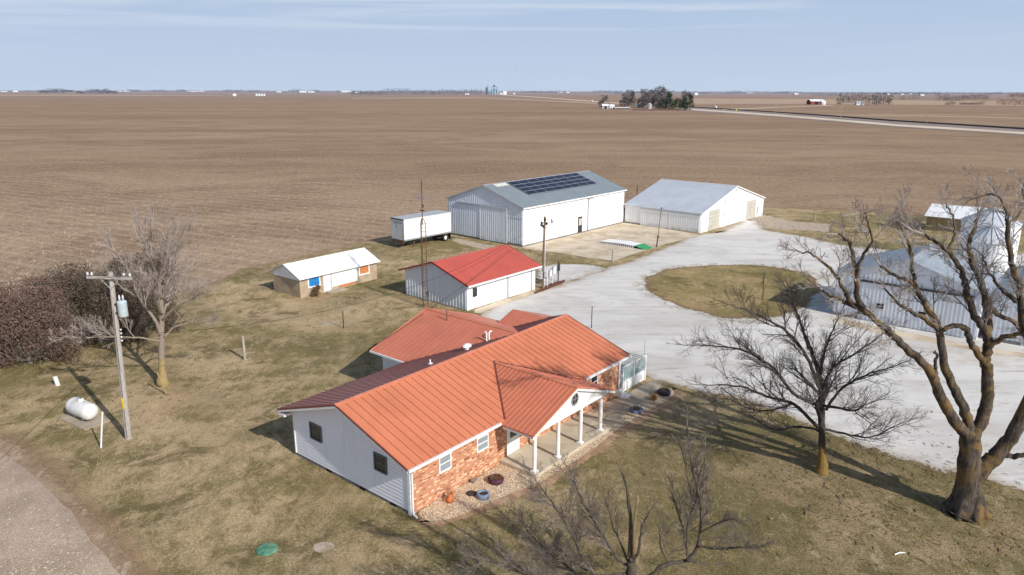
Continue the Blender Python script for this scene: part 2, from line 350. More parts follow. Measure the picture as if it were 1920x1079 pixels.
# ------------------------------------------------------------------ mesh helpers
class MB:
    def __init__(s): s.v = []; s.f = []; s.mi = []; s.cur = 0; s.st = []
    def add(s, vs, fs):
        o = len(s.v); s.st.append((o, len(s.f))); s.v.extend([tuple(p) for p in vs]); s.f.extend([tuple(i + o for i in f) for f in fs]); s.mi.extend([s.cur] * len(fs))
    def quad(s, a, b, c, d): s.add((a, b, c, d), ((0, 1, 2, 3),))
    def poly(s, ps): s.add(ps, (tuple(range(len(ps))),))
    def hexa(s, b, t):     # bottom 4 (ccw), top 4
        s.add(list(b) + list(t), ((3, 2, 1, 0), (4, 5, 6, 7), (0, 1, 5, 4), (1, 2, 6, 5), (2, 3, 7, 6), (3, 0, 4, 7)))
    def box(s, x0, x1, y0, y1, z0, z1):
        s.hexa([(x0, y0, z0), (x1, y0, z0), (x1, y1, z0), (x0, y1, z0)], [(x0, y0, z1), (x1, y0, z1), (x1, y1, z1), (x0, y1, z1)])
    def slab(s, ps, th):   # planar polygon thickened downwards
        n = len(ps); lo = [(p[0], p[1], p[2] - th) for p in ps]
        s.add(list(ps) + lo, [tuple(range(n)), tuple(range(2 * n - 1, n - 1, -1))] + [(i, i + n, (i + 1) % n + n, (i + 1) % n) for i in range(n)])
    def prism(s, ps, off):  # polygon extruded by vector
        n = len(ps); hi = [(p[0] + off[0], p[1] + off[1], p[2] + off[2]) for p in ps]
        s.add(list(ps) + hi, [tuple(range(n - 1, -1, -1)), tuple(range(n, 2 * n))] + [(i, (i + 1) % n, (i + 1) % n + n, i + n) for i in range(n)])
    def tube(s, pts, rad, k=6, cap=True):
        pts = [Vector(p) for p in pts]; n = len(pts)
        if not hasattr(rad, '__len__'): rad = [rad] * n
        o = len(s.v); prev = None
        for i, p in enumerate(pts):
            d = (pts[min(i + 1, n - 1)] - pts[max(i - 1, 0)])
            if d.length < 1e-6: d = Vector((0, 0, 1))
            d.normalize()
            if prev is None: a = d.orthogonal().normalized()
            else:
                a = prev - d * prev.dot(d)
                a = a.normalized() if a.length > 1e-5 else d.orthogonal().normalized()
            prev = a; b = d.cross(a)
            for j in range(k):
                t = 2 * pi * j / k
                q = p + (a * cos(t) + b * sin(t)) * rad[i]; s.v.append((q.x, q.y, q.z))
        for i in range(n - 1):
            for j in range(k):
                s.f.append((o + i * k + j, o + i * k + (j + 1) % k, o + (i + 1) * k + (j + 1) % k, o + (i + 1) * k + j)); s.mi.append(s.cur)
        if cap and k > 3:
            s.f.append(tuple(o + j for j in range(k - 1, -1, -1))); s.mi.append(s.cur)
            s.f.append(tuple(o + (n - 1) * k + j for j in range(k))); s.mi.append(s.cur)
    def cyl(s, p, q, r, r2=None, k=12): s.tube([p, q], [r, r if r2 is None else r2], k)
    def lathe(s, prof, c=(0, 0, 0), k=20, squash=(1, 1)):
        o = len(s.v)
        for r, z in prof:
            for j in range(k):
                t = 2 * pi * j / k; s.v.append((c[0] + r * cos(t) * squash[0], c[1] + r * sin(t) * squash[1], c[2] + z))
        for i in range(len(prof) - 1):
            for j in range(k): s.f.append((o + i * k + j, o + i * k + (j + 1) % k, o + (i + 1) * k + (j + 1) % k, o + (i + 1) * k + j)); s.mi.append(s.cur)
        s.f.append(tuple(o + j for j in range(k - 1, -1, -1))); s.mi.append(s.cur)
        s.f.append(tuple(o + (len(prof) - 1) * k + j for j in range(k))); s.mi.append(s.cur)
    SPLIT = {'corner_board', 'gutter', 'rake_trim', 'gable_board', 'door_edge', 'skylight', 'trim_rail', 'mudflap', 'door_post', 'wall_fitting', 'brace', 'side_rail', 'eave_trim'}
    def build(s, name, mat, parent=None, smooth=False, xf=None):
        if name in s.SPLIT and len(s.st) > 1:      # pieces that do not touch become parts of their own
            st = s.st + [(len(s.v), len(s.f))]; bb = []
            for i in range(len(st) - 1):
                vv = s.v[st[i][0]:st[i + 1][0]]; bb.append([[min(p[k] for p in vv) - .03 for k in range(3)], [max(p[k] for p in vv) + .03 for k in range(3)]])
            grp = list(range(len(bb)))
            for i in range(len(bb)):
                for j in range(i):
                    if all(bb[i][0][k] <= bb[j][1][k] and bb[j][0][k] <= bb[i][1][k] for k in range(3)):
                        a, b = grp[i], grp[j]; grp = [b if x == a else x for x in grp]
            if len(set(grp)) > 1:
                o = None
                for gi in sorted(set(grp)):
                    m2 = MB()
                    for i in range(len(bb)):
                        if grp[i] == gi: m2.add(s.v[st[i][0]:st[i + 1][0]], [[q - st[i][0] for q in f] for f in s.f[st[i][1]:st[i + 1][1]]])
                    m2.st = m2.st[:1]; o = m2.build(name, mat, parent, smooth)
                return o
        me = bpy.data.meshes.new(name); me.from_pydata(s.v, [], s.f)
        for mm in (mat if isinstance(mat, (list, tuple)) else [mat]): me.materials.append(M[mm] if isinstance(mm, str) else mm)
        if any(s.mi): me.polygons.foreach_set('material_index', s.mi)
        if smooth: me.polygons.foreach_set('use_smooth', [True] * len(me.polygons))
        me.update()
        o = bpy.data.objects.new(name, me); COL.objects.link(o)
        if parent is not None: o.parent = parent
        if xf is not None: o.matrix_world = xf
        return o
def tag(o, label=None, cat=None, group=None, kind=None):
    if label: o['label'] = label
    if cat: o['category'] = cat
    if group: o['group'] = group
    if kind: o['kind'] = kind
    return o
def thing(name, loc, yaw, label, cat, group=None):
    o = bpy.data.objects.new(name, None); COL.objects.link(o); o.location = loc; o.rotation_euler = (0, 0, radians(yaw))
    return tag(o, label, cat, group)
def copy_thing(src, loc, yaw=None, label=None, scale=None):
    def rec(o, par):
        c = o.copy(); COL.objects.link(c)
        if par is not None: c.parent = par
        for ch in kids.get(o, []): rec(ch, c)
        return c
    kids = {}
    for o in list(COL.objects):
        if o.parent: kids.setdefault(o.parent, []).append(o)
    r = rec(src, None); r.location = loc
    if yaw is not None: r.rotation_euler = (0, 0, radians(yaw))
    if scale: r.scale = (scale,) * 3
    if label: r['label'] = label
    return r

# ------------------------------------------------------------------ ground sheets
def sheet(name, pts, z, mat, inset=1.2, step=.8, jit=.35, kind='structure', lab=None):
    """polygon with a naturally wandering outline; attribute 'edge' runs 0..1 over its outer strip"""
    P = [Vector((p[0], p[1])) for p in pts]
    area = sum(P[i].x * P[(i + 1) % len(P)].y - P[(i + 1) % len(P)].x * P[i].y for i in range(len(P)))
    if area < 0: P.reverse()
    R = []
    for i in range(len(P)):
        a, b = P[i], P[(i + 1) % len(P)]; n = max(1, int((b - a).length / step)); n = min(n, 160)
        for k in range(n): R.append(a.lerp(b, k / n))
    # smooth the corners a little
    for _ in range(2): R = [(R[i - 1] + R[i] * 2 + R[(i + 1) % len(R)]) / 4 for i in range(len(R))]
    n = len(R); out = []; inn = []
    for i in range(n):
        t = (R[(i + 1) % n] - R[i - 1]); t.normalize(); nr = Vector((t.y, -t.x))
        w = (noise.noise((R[i].x * .35, R[i].y * .35, 3.1)) * 1.2 + noise.noise((R[i].x * 1.6, R[i].y * 1.6, 7.7)) * .5) * jit
        p = R[i] + nr * w; out.append(p); inn.append(p - nr * inset)
    vs = [(p.x, p.y, 0) for p in out] + [(p.x, p.y, 0) for p in inn]
    fs = [(i, (i + 1) % n, n + (i + 1) % n, n + i) for i in range(n)]
    from mathutils.geometry import tessellate_polygon
    tri = tessellate_polygon([[Vector((p.x, p.y, 0)) for p in inn]])
    fs += [tuple(n + k for k in t) for t in tri]
    me = bpy.data.meshes.new(name); me.from_pydata(vs, [], fs); me.materials.append(M[mat])
    at_ = me.attributes.new('edge', 'FLOAT', 'POINT'); at_.data.foreach_set('value', [0.0] * n + [1.0] * n)
    me.update(); o = bpy.data.objects.new(name, me); COL.objects.link(o); o.location = (0, 0, z)
    for pl in me.polygons:
        if pl.normal.z < 0: pl.flip()
    tag(o, lab, None, None, kind); return o
def px(*l): return [at(*p) for p in l]

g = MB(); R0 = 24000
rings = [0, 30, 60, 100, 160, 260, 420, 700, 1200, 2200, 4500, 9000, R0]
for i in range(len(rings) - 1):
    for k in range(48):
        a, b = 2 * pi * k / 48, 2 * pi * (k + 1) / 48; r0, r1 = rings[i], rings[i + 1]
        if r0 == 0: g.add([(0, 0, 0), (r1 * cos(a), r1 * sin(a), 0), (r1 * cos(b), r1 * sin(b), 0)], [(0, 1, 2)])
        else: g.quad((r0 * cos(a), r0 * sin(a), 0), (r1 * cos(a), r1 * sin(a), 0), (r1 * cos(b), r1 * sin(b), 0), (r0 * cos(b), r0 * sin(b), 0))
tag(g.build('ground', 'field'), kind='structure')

sheet('lawn', px((4, 838), (60, 880), (110, 930), (170, 1000), (235, 1079), (300, 1180)) + [Vector((-12, 16, 0)), Vector((10, 12, 0)), Vector((60, 14, 0)), Vector((74, 60, 0))]
      + px((1990, 438), (1900, 425), (1735, 402), (1560, 394), (1432, 388), (1180, 412), (1000, 402), (838, 432), (742, 440), (700, 447), (560, 480), (450, 502), (380, 535), (290, 565), (200, 590), (90, 620), (-120, 660), (-160, 760)), .02, 'lawn', 1.8, .8, .5)
sheet('stubble_strip', px((-200, 800), (0, 846), (50, 880), (100, 925), (160, 1000), (225, 1079), (320, 1230)) + [Vector((-40, 12, 0)), Vector((-60, 30, 0))], .012, 'stubble', .4, .8, .3)
sheet('driveway', px((884, 592), (930, 566), (1000, 546), (1052, 530), (1110, 508), (1180, 487), (1245, 462), (1300, 440), (1345, 436), (1395, 410), (1425, 412), (1440, 432), (1500, 442), (1600, 462), (1700, 470), (1800, 480), (2000, 470), (2300, 520))
      + px((2500, 700), (2350, 1000), (2060, 965), (1920, 940), (1860, 905), (1760, 888), (1680, 868), (1600, 836), (1520, 806), (1450, 778), (1370, 752), (1290, 738), (1235, 722), (1190, 700), (1100, 690), (1010, 650), (900, 620)), .032, 'gravel', 1.7, .7, .5)
sheet('panel_gravel', px((1000, 502), (1050, 494), (1110, 496), (1150, 505), (1110, 518), (1050, 536), (1010, 546)), .026, 'gravel', .9, .6, .4)
sheet('grass_island', px((1197, 535), (1203, 521), (1222, 511), (1255, 503), (1300, 498), (1350, 496), (1410, 496), (1470, 502), (1515, 511), (1540, 524), (1548, 545), (1525, 572), (1480, 592), (1430, 603), (1381, 603), (1330, 594), (1280, 580), (1235, 564), (1208, 549)), .044, 'island', 1.5, .6, .4)
sheet('concrete_pad', px((972, 466), (1060, 438), (1170, 416), (1240, 428), (1318, 442), (1236, 462), (1190, 477), (1149, 491), (1090, 482), (1040, 474)), .038, 'pad', .15, .8, .06)
sheet('garage_apron', px((880, 588), (885, 582), (1000, 545), (1010, 549), (930, 577), (896, 592)), .040, 'pad', .2, .6, .1)
sheet('barn_apron', px((846, 444), (900, 456), (975, 470), (955, 478), (890, 466), (845, 452)), .028, 'dirt', .6, .6, .3)
sheet('barn_side_track', px((1330, 440), (1400, 408), (1440, 402), (1480, 415), (1560, 420), (1560, 436), (1440, 430), (1400, 432)), .028, 'dirt', 1.0, .7, .4)
sheet('mulch_patch', px((998, 550), (1028, 533), (1064, 524), (1058, 532), (1030, 543), (1000, 554)), .046, 'mulch', .25, .4, .1)
sheet('bare_patch', px((580, 1020), (600, 1012), (630, 1012), (640, 1026), (610, 1042), (582, 1038)), .026, 'dirt', .3, .3, .15)
sheet('dirt_patch', px((812, 500), (835, 478), (880, 470), (930, 470), (925, 478), (870, 486), (840, 500)), .026, 'soilbrown', .9, .5, .4)
sheet('bare_patch', px((596, 604), (630, 602), (634, 610), (600, 614)), .026, 'dirt', .4, .4, .2)

# ------------------------------------------------------------------ building helpers
def ribs_x(mb, x0, x1, pitch, y, zlo, ztop, out, w=.05, d=.03):
    """upright ribs along a wall that runs in x"""
    n = int((x1 - x0) / pitch)
    for i in range(n + 1):
        x = x0 + (i + .5) * (x1 - x0) / (n + 1); mb.box(x - w / 2, x + w / 2, min(y, y + out * d), max(y, y + out * d), zlo, ztop(x) if callable(ztop) else ztop)
def ribs_y(mb, y0, y1, pitch, x, zlo, ztop, out, w=.05, d=.03):
    n = int((y1 - y0) / pitch)
    for i in range(n + 1):
        y = y0 + (i + .5) * (y1 - y0) / (n + 1); mb.box(min(x, x + out * d), max(x, x + out * d), y - w / 2, y + w / 2, zlo, ztop(y) if callable(ztop) else ztop)
def gable_end(mb, x, W, hwall, htop, thick=.1, y0=0):
    mb.prism([(x, y0, 0), (x, y0 + W, 0), (x, y0 + W, hwall), (x, y0 + W / 2, htop), (x, y0, hwall)], (thick, 0, 0))
def roof_rib(mb, a, b, w=.035, h=.035):
    a, b = Vector(a), Vector(b); d = (b - a).normalized(); sd = d.cross(Vector((0, 0, 1))).normalized() * w; up = Vector((0, 0, h))
    mb.hexa([a - sd, a + sd, b + sd, b - sd], [a - sd * .6 + up, a + sd * .6 + up, b + sd * .6 + up, b - sd * .6 + up])
def window(parent, u0, u1, z0, z1, plane, axis, sign, frame='white', pane='glass', fw=.07, mid=True, name='window'):
    """frame standing 4 cm proud of the wall, with its pane set behind the frame face. axis 'x': wall runs in x at y=plane; sign is the outward direction"""
    f = MB(); p = MB()
    def bx(mb, a0, a1, b0, b1, d0, d1):
        lo, hi = sorted((plane + sign * d0, plane + sign * d1))
        if axis == 'x': mb.box(a0, a1, lo, hi, b0, b1)
        else: mb.box(lo, hi, a0, a1, b0, b1)
    bx(f, u0, u0 + fw, z0, z1, -.02, .05); bx(f, u1 - fw, u1, z0, z1, -.02, .05)
    bx(f, u0 + fw, u1 - fw, z1 - fw, z1, -.02, .05); bx(f, u0 + fw, u1 - fw, z0, z0 + fw, -.02, .07)
    if mid: bx(f, u0 + fw, u1 - fw, (z0 + z1) / 2 - .025, (z0 + z1) / 2 + .025, -.02, .035)
    fo = f.build(name, frame, parent); bx(p, u0 + fw, u1 - fw, z0 + fw, z1 - fw, .002, .014); p.build('pane', pane, fo); return fo

# ================================================================== RANCH HOUSE
HX, HY, HYAW = -4.98, 31.42, 50.41
house = thing('ranch_house', (HX, HY, 0), HYAW, 'long brick ranch house with an orange standing seam metal roof and a white columned porch', 'house')
HL, HW, HE, HR, HO, HG = 19.0, 9.39, 2.88, 4.66, .61, .55
SL = (HR - HE) / (HW / 2 + HO)
def hz(v): return HE + SL * (v + HO) if v < HW / 2 else HE + SL * (HW + HO - v)
f = MB(); f.box(.02, HL, .02, HW - .02, 0, .22); f.build('foundation', 'found', house)
# clapboard gable end, real overlapping boards
def clapboards(x, W, z0, topf, sgn, y0=0, pitch=.205, lean=.026):
    mb = MB(); z = z0
    ymid = y0 + W / 2; zmax = topf(ymid)
    def ext(z):   # wall extent in y at height z under the roof slope
        if z <= topf(y0): return y0, y0 + W
        d = (z - topf(y0)) / SL; return y0 + d, y0 + W - d
    while z < zmax - .02:
        z2 = min(z + pitch, zmax); a0, a1 = ext(z); b0, b1 = ext(z2)
        if topf(y0) > z and topf(y0) < z2: b0, b1 = ext(z2)
        mb.quad((x + sgn * lean, a0, z), (x + sgn * lean, a1, z), (x, b1, z2), (x, b0, z2))
        mb.quad((x, a0, z), (x, a1, z), (x + sgn * lean, a1, z), (x + sgn * lean, a0, z))
        z = z2
    return mb
tf = lambda v: hz(v) - .16
mb = MB(); gable_end(mb, .03, HW, tf(0), tf(HW / 2) - .02, .12); mb.build('wall', 'siding', house)
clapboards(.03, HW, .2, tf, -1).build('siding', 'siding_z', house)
mb = MB(); gable_end(mb, HL - .12, HW, tf(0), tf(HW / 2) - .02, .12)
mb.box(.15, HL - .12, HW - .12, HW, .2, 2.86); mb.build('wall', 'siding', house)
mb = MB(); mb.box(.0, HL, -.10, .03, 0, 2.93); mb.build('brick_wall', 'brick', house)
mb = MB(); mb.box(-.03, .06, -.14, -.101, 0, 2.8); mb.box(-.035, .0, -.10, .06, 0, 2.8)
mb.box(-.035, .06, HW - .05, HW + .03, .2, 2.8); mb.build('corner_board', 'white', house)
# main roof
mb = MB()
mb.slab([(-HG, -HO, HE), (HL + HG, -HO, HE), (HL + HG, HW / 2, HR), (-HG, HW / 2, HR)], .1)
for i in range(-1, 40):
    x = i * .5
    if -HG + .05 < x < HL + HG - .05: roof_rib(mb, (x, -HO, HE), (x, HW / 2 - .12, HR - .12 * SL), .018, .028)
roof = mb.build('roof', 'roof_main', house); roof['label'] = 'sunlit front slope with orange standing seams'
mb = MB()
mb.slab([(-HG, HW / 2 + .001, HR), (HL + HG, HW / 2 + .001, HR), (HL + HG, HW + HO, HE), (-HG, HW + HO, HE)], .1)
for i in range(-2, 66):
    x = i * .33
    if -HG + .05 < x < HL + HG - .05: roof_rib(mb, (x, HW / 2 + .12, HR - .12 * SL), (x, HW + HO, HE), .02, .03)
roofb = mb.build('roof', 'roof_back', house); roofb['label'] = 'rear slope, dark red-brown with close ribs'
mb = MB()
for s, yy in ((-1, -.16), (1, .16)):
    mb.slab([(-HG - .03, HW / 2, HR + .05), (HL + HG + .03, HW / 2, HR + .05), (HL + HG + .03, HW / 2 + yy, HR + .05 - .16 * SL), (-HG - .03, HW / 2 + yy, HR + .05 - .16 * SL)], .03)
mb.build('ridge_cap', 'cap', house)
mb = MB()   # rake trim and bargeboards
for x in (-HG - .03, HL + HG):
    for a, b in (((-HO), HW / 2), (HW + HO, HW / 2)):
        mb.prism([(x, a, HE + .03), (x, b, HR + .03), (x, b, HR - .07), (x, a, HE - .07)], (.03, 0, 0))
mb.build('rake_trim', 'trimdark', house)
mb = MB()
for x in (-HG - .015, HL + HG - .03):
    for a, b in ((-HO, HW / 2), (HW + HO, HW / 2)):
        mb.prism([(x, a, HE - .075), (x, b, HR - .075), (x, b, HR - .2), (x, a, HE - .2)], (.025, 0, 0))
mb.slab([(-HG, -HO, HE - .21), (0, -HO, HE - .21), (0, 0, HE - .21 + SL * HO), (-HG, 0, HE - .21 + SL * HO)], .02)
mb.box(-HG + .03, HL + HG - .03, -HO, -.11, HE - .2, HE - .18)
mb.box(-HG + .03, HL + HG - .03, HW, HW + HO, HE - .2, HE - .18)
mb.box(-HG, 0, HW + .02, HW + HO, HE - .34, HE - .20)
mb.build('soffit', 'white', house)
mb = MB(); mb.box(-HG, 6.1, -HO - .12, -HO - .01, HE - .14, HE - .01); mb.box(14.2, HL + HG, -HO - .12, -HO - .01, HE - .14, HE - .01)
mb.build('gutter', 'white', house)
mb = MB(); mb.box(-HG, 8.8, HW + HO + .01, HW + HO + .05, HE - .14, HE - .01); mb.build('eave_trim', 'trimdark', house)
mb = MB(); mb.tube([(-.2, -HO - .06, HE - .12), (-.12, -HO + .1, HE - .3), (.06, -.2, HE - .55), (.06, -.2, .25), (.02, -.3, .1), (-.0, -.55, .06)], .055, 6); mb.build('downspout', 'white', house)
mb = MB(); mb.tube([(HL + .1, -HO - .06, HE - .12), (HL - .05, -.2, HE - .5), (HL - .05, -.2, .25), (HL - .05, -.45, .1), (HL - .15, -1.1, .05)], .06, 6); mb.build('downspout', 'white', house)
# windows
for (a, b) in ((6.80, 7.86), (1.52, 2.5)): window(house, a, b, 1.62, 2.58, .005, 'y', -1, 'green_frame', 'glass', .08)
window(house, 1.95, 2.82, 1.42, 2.32, -.102, 'x', -1, 'white', 'glass_pale')
window(house, 4.77, 5.68, 1.42, 2.28, -.102, 'x', -1, 'white', 'glass_pale')
window(house, 15.55, 16.4, 1.42, 2.4, -.102, 'x', -1, 'white', 'glass')
window(house, 10.2, 12.0, 1.2, 2.4, -.102, 'x', -1, 'white', 'glass')
for y in (1.0, 3.4, 6.2):
    mb = MB(); mb.box(-.0, .018, y, y + .4, .03, .17); mb.build('foundation_vent', 'dark', house)
d = MB(); d.box(7.25, 8.35, -.135, -.103, .27, 2.42); do = d.build('door_frame', 'white', house)
d = MB(); d.box(7.38, 8.22, -.15, -.136, .3, 2.34); dd = d.build('door', 'white', do)
d = MB(); d.box(7.5, 8.1, -.156, -.151, 1.25, 2.15); d.build('pane', 'glass', do)
# porch
PC, PR, PE, PV = 10.15, 4.2, 2.75, -2.82
p0, p1 = 6.15, 14.15
mb = MB(); mb.box(6.62, 14.2, -2.62, -.101, 0, .25); mb.build('porch_slab', 'slab', house)
mb = MB(); mb.box(14.21, 15.0, -2.5, -.101, 0, .14); mb.build('porch_step', 'walk', house)
for i, (u, v) in enumerate(((6.86, -2.38), (8.98, -2.38), (11.18, -2.38), (13.3, -2.38))):
    mb = MB(); mb.box(u - .16, u + .16, v - .16, v + .16, .25, .34); mb.lathe([(.105, .34), (.115, 1.2), (.10, 2.46), (.10, 2.48)], (u, v, 0), 14)
    mb.box(u - .14, u + .14, v - .14, v + .14, 2.48, 2.56); mb.build('column', 'white', house)
mb = MB()
for e in (p0, p1):
    mb.slab([(e, PV, PE), (PC, PV, PR), (PC, 3.3, PR), (e, 3.3, PE)], .09)
    v = PV + .3
    while v < 3.2:
        roof_rib(mb, (e, v, PE), (PC, v, PR), .018, .025); v += .3
po = mb.build('porch_roof', 'roof_porch', house)
mb = MB(); ps = (PR - PE) / (PC - p0)
for sgn in (-1, 1): mb.slab([(PC, PV - .02, PR + .045), (PC, 3.25, PR + .045), (PC + sgn * .14, 3.15, PR + .045 - .14 * ps), (PC + sgn * .14, PV - .02, PR + .045 - .14 * ps)], .02)
for e in (p0, p1): mb.prism([(e, PV - .02, PE + .02), (PC, PV - .02, PR + .02), (PC, PV - .02, PR - .07), (e, PV - .02, PE - .07)], (0, .02, 0))
mb.build('ridge_cap', 'cap', po)
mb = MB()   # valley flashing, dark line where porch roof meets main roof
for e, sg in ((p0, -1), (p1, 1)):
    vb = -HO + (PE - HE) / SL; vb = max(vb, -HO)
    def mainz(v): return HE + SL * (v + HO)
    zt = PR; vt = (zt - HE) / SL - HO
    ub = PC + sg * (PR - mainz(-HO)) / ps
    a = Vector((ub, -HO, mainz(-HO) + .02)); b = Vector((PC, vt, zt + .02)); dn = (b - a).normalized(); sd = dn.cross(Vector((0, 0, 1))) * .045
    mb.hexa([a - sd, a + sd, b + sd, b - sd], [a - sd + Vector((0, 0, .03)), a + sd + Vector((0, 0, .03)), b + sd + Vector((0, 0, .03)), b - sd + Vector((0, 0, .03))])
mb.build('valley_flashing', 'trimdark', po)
mb = MB(); mb.prism([(p0 + .2, PV + .2, PE - .17), (p1 - .2, PV + .2, PE - .17), (p1 - .2, PV + .2, PE - .02), (PC, PV + .2, PR - .12), (p0 + .2, PV + .2, PE - .02)], (0, .1, 0))
mb.box(p0 + .3, p1 - .3, PV + .301, -.12, PE - .2, PE - .17)
for e in (p0, p1):
    mb.prism([(e, PV, PE - .1), (PC, PV, PR - .1), (PC, PV, PR - .24), (e, PV, PE - .24)], (0, .025, 0))
    a = e + (.02 if e == p0 else -.12); mb.box(a, a + .1, PV + .1, -HO - .13, PE - .22, PE - .1)
    mb.prism([(e, PV + .03, PE - .11), (PC, PV + .03, PR - .11), (PC, PV + .03, PR - .13), (e, PV + .03, PE - .13)], (0, .2, 0))
ped = mb.build('pediment', 'white', house)
mb = MB(); k = 24
for r, w in ((.30, .045),):
    pts = [(PC + r * cos(2 * pi * i / k), PV + .18, 3.42 + r * 1.15 * sin(2 * pi * i / k)) for i in range(k + 1)]; mb.tube(pts, w, 5)
mb.box(PC - .02, PC + .02, PV + .165, PV + .19, 3.1, 3.74); mb.box(PC - .28, PC + .28, PV + .165, PV + .19, 3.4, 3.44)
rw = mb.build('round_window', 'stonegrey', ped)
mb = MB(); mb.poly([(PC + .29 * cos(-2 * pi * i / k), PV + .193, 3.42 + .33 * sin(-2 * pi * i / k)) for i in range(k)]); mb.build('pane', 'glass', ped)
# rear wing
WC, WH, WV = 14.27, 5.34, 13.45
def wz(u): return HR - SL * abs(u - WC)
mb = MB()
mb.slab([(WC - WH, 5.0, HE), (WC, 5.0, HR - .004), (WC, WV, HR - .004), (WC - WH, WV, HE)], .1)
v = 5.3
while v < WV: roof_rib(mb, (WC - WH, v, HE), (WC, v, HR), .010, .008); v += .45
mb.build('wing_roof', 'roof_wing', house)
mb = MB(); mb.slab([(WC + .002, 5.0, HR - .004), (WC + WH, 5.0, HE), (WC + WH, WV, HE), (WC + .002, WV, HR - .004)], .1)
for i in range(19): roof_rib(mb, (WC, 5.3 + i * .45, HR), (WC + WH, 5.3 + i * .45, HE), .01, .008)
mb.build('wing_roof', 'roof_wing', house)
mb = MB()
for sgn in (-1, 1): mb.slab([(WC, 4.9, HR + .04), (WC, WV + .03, HR + .04), (WC + sgn * .14, WV + .03, HR + .04 - .14 * SL), (WC + sgn * .14, 5.0, HR + .04 - .14 * SL)], .02)
mb.slab([(WC + .15, 5.0, HR + .001), (WC + .19, 5.0, HR - .01), (WC + .19, WV, HR - .01), (WC + .15, WV, HR + .001)], .02)
for e in (WC - WH, WC + WH): mb.prism([(e, WV + .03, HE + .03), (WC, WV + .03, HR + .03), (WC, WV + .03, HR - .07), (e, WV + .03, HE - .07)], (0, -.028, 0))
mb.build('ridge_cap', 'cap', house)
mb = MB(); mb.box(WC - WH + .6, WC + WH - .6, HW + .01, WV - .5, 0, 2.9)
mb.prism([(WC - WH + .6, WV - .5, 2.9), (WC + WH - .6, WV - .5, 2.9), (WC, WV - .5, HR - .25)], (0, .08, 0)); mb.build('wall', 'siding', house)
mb = MB(); mb.box(WC - WH, WC - WH + .6, HW + HO, WV, HE - .17, HE - .12); mb.box(WC - WH - .1, WC - WH - .002, HW + HO + .02, WV, HE - .13, HE - .01); mb.build('gutter', 'white', house)
# second rear wing (lower, beyond)
GC, GR = 19.3, 4.2; gh = (GR - HE) / SL
mb = MB(); mb.slab([(GC - gh, 6.2, HE - .01), (GC, 6.2, GR), (GC, 9.4, GR), (GC - gh, 9.4, HE - .01)], .1)
mb.slab([(GC + .001, 6.6, GR), (GC + gh, 6.6, HE), (GC + gh, 9.4, HE), (GC + .001, 9.4, GR)], .1); mb.build('wing_roof', 'roof_wing', house)
mb = MB(); mb.box(HL + .01, GC + gh - .5, 6.9, 9.1, 0, 2.8); mb.build('wall', 'siding', house)
# roof vents
mb = MB(); mb.tube([(12.7, 6.2, 4.0), (12.7, 6.2, 4.75), (12.55, 6.2, 4.85)], .055, 8); mb.tube([(12.95, 6.2, 4.0), (12.95, 6.2, 4.62), (13.05, 6.2, 4.75), (13.2, 6.2, 4.72)], .055, 8); mb.build('vent_pipe', 'white', roofb)
mb = MB(); mb.lathe([(.12, 4.2), (.12, 4.5), (.28, 4.52), (.25, 4.62), (.1, 4.7)], (10.4, 5.8, 0), 12, (1.25, .9)); mb.build('roof_vent', 'white', roofb)
mb = MB(); mb.cyl((7.1, 5.7, 4.2), (7.1, 5.7, 4.62), .05, k=8); mb.box(7.0, 7.3, 5.62, 5.8, 4.32, 4.37); mb.build('vent_pipe', 'white', roofb)
mb = MB(); mb.cyl((13.6, 10.7, 4.3), (13.6, 10.7, 5.2), .035, k=8); mb.build('vent_pipe', 'iron', house)

# side entry deck with steps
dk = thing('side_deck', (HX + 19.35 * cos(radians(HYAW)) + 0, HY + 19.35 * sin(radians(HYAW)), 0), HYAW, 'white raised entry deck with slatted railing at the right end of the brick house', 'deck')
mb = MB(); mb.box(.1, 3.2, -.1, 1.9, .7, .78); mb.build('floor', 'deckgrey', dk)
mb = MB(); mb.box(.1, 3.2, -.14, -.101, .02, .77); mb.box(3.2, 3.24, -.14, 1.9, .02, .77); mb.build('skirt', 'white', dk)
mb = MB()
for i in range(8): mb.box(.14, 3.2, -.17, -.145, .86 + i * .12, .90 + i * .12)
mb.build('slat_rail', 'lattice', dk)
mb = MB()
for i in range(14): mb.box(3.25, 3.27, -.1 + i * .15, -.07 + i * .15, .8, 1.75)
for i in range(7): mb.box(3.272, 3.29, -.14, 1.9, .85 + i * .14, .88 + i * .14)
mb.build('lattice_panel', 'lattice', dk)
mb = MB()
for x, y in ((.1, -.17), (3.18, -.17), (3.18, 1.85), (1.6, -.17)): mb.box(x - .05, x + .05, y - .05, y + .05, 0, 1.85)
mb.box(.05, 3.25, -.21, -.13, 1.85, 1.9); mb.build('railing', 'white', dk)
mb = MB()
for i in range(4): mb.box(-.62, .04, -.55 + i * .3, -.25 + i * .3 + .02, 0, .17 * (i + 1))
mb.box(-.7, -.64, -.6, .7, 0, .5); mb.box(-.68, .02, -.95, -.56, 0, .09); mb.build('steps', 'white', dk)
mb = MB(); mb.tube([(.06, -.62, 0), (.06, -.62, .95), (.06, .6, 1.75)], .035, 6)
for i in range(7): mb.box(.05, .07, -.55 + i * .17, -.53 + i * .17, .1 + i * .1, 1.0 + i * .11)
mb.build('stair_rail', 'white', dk)

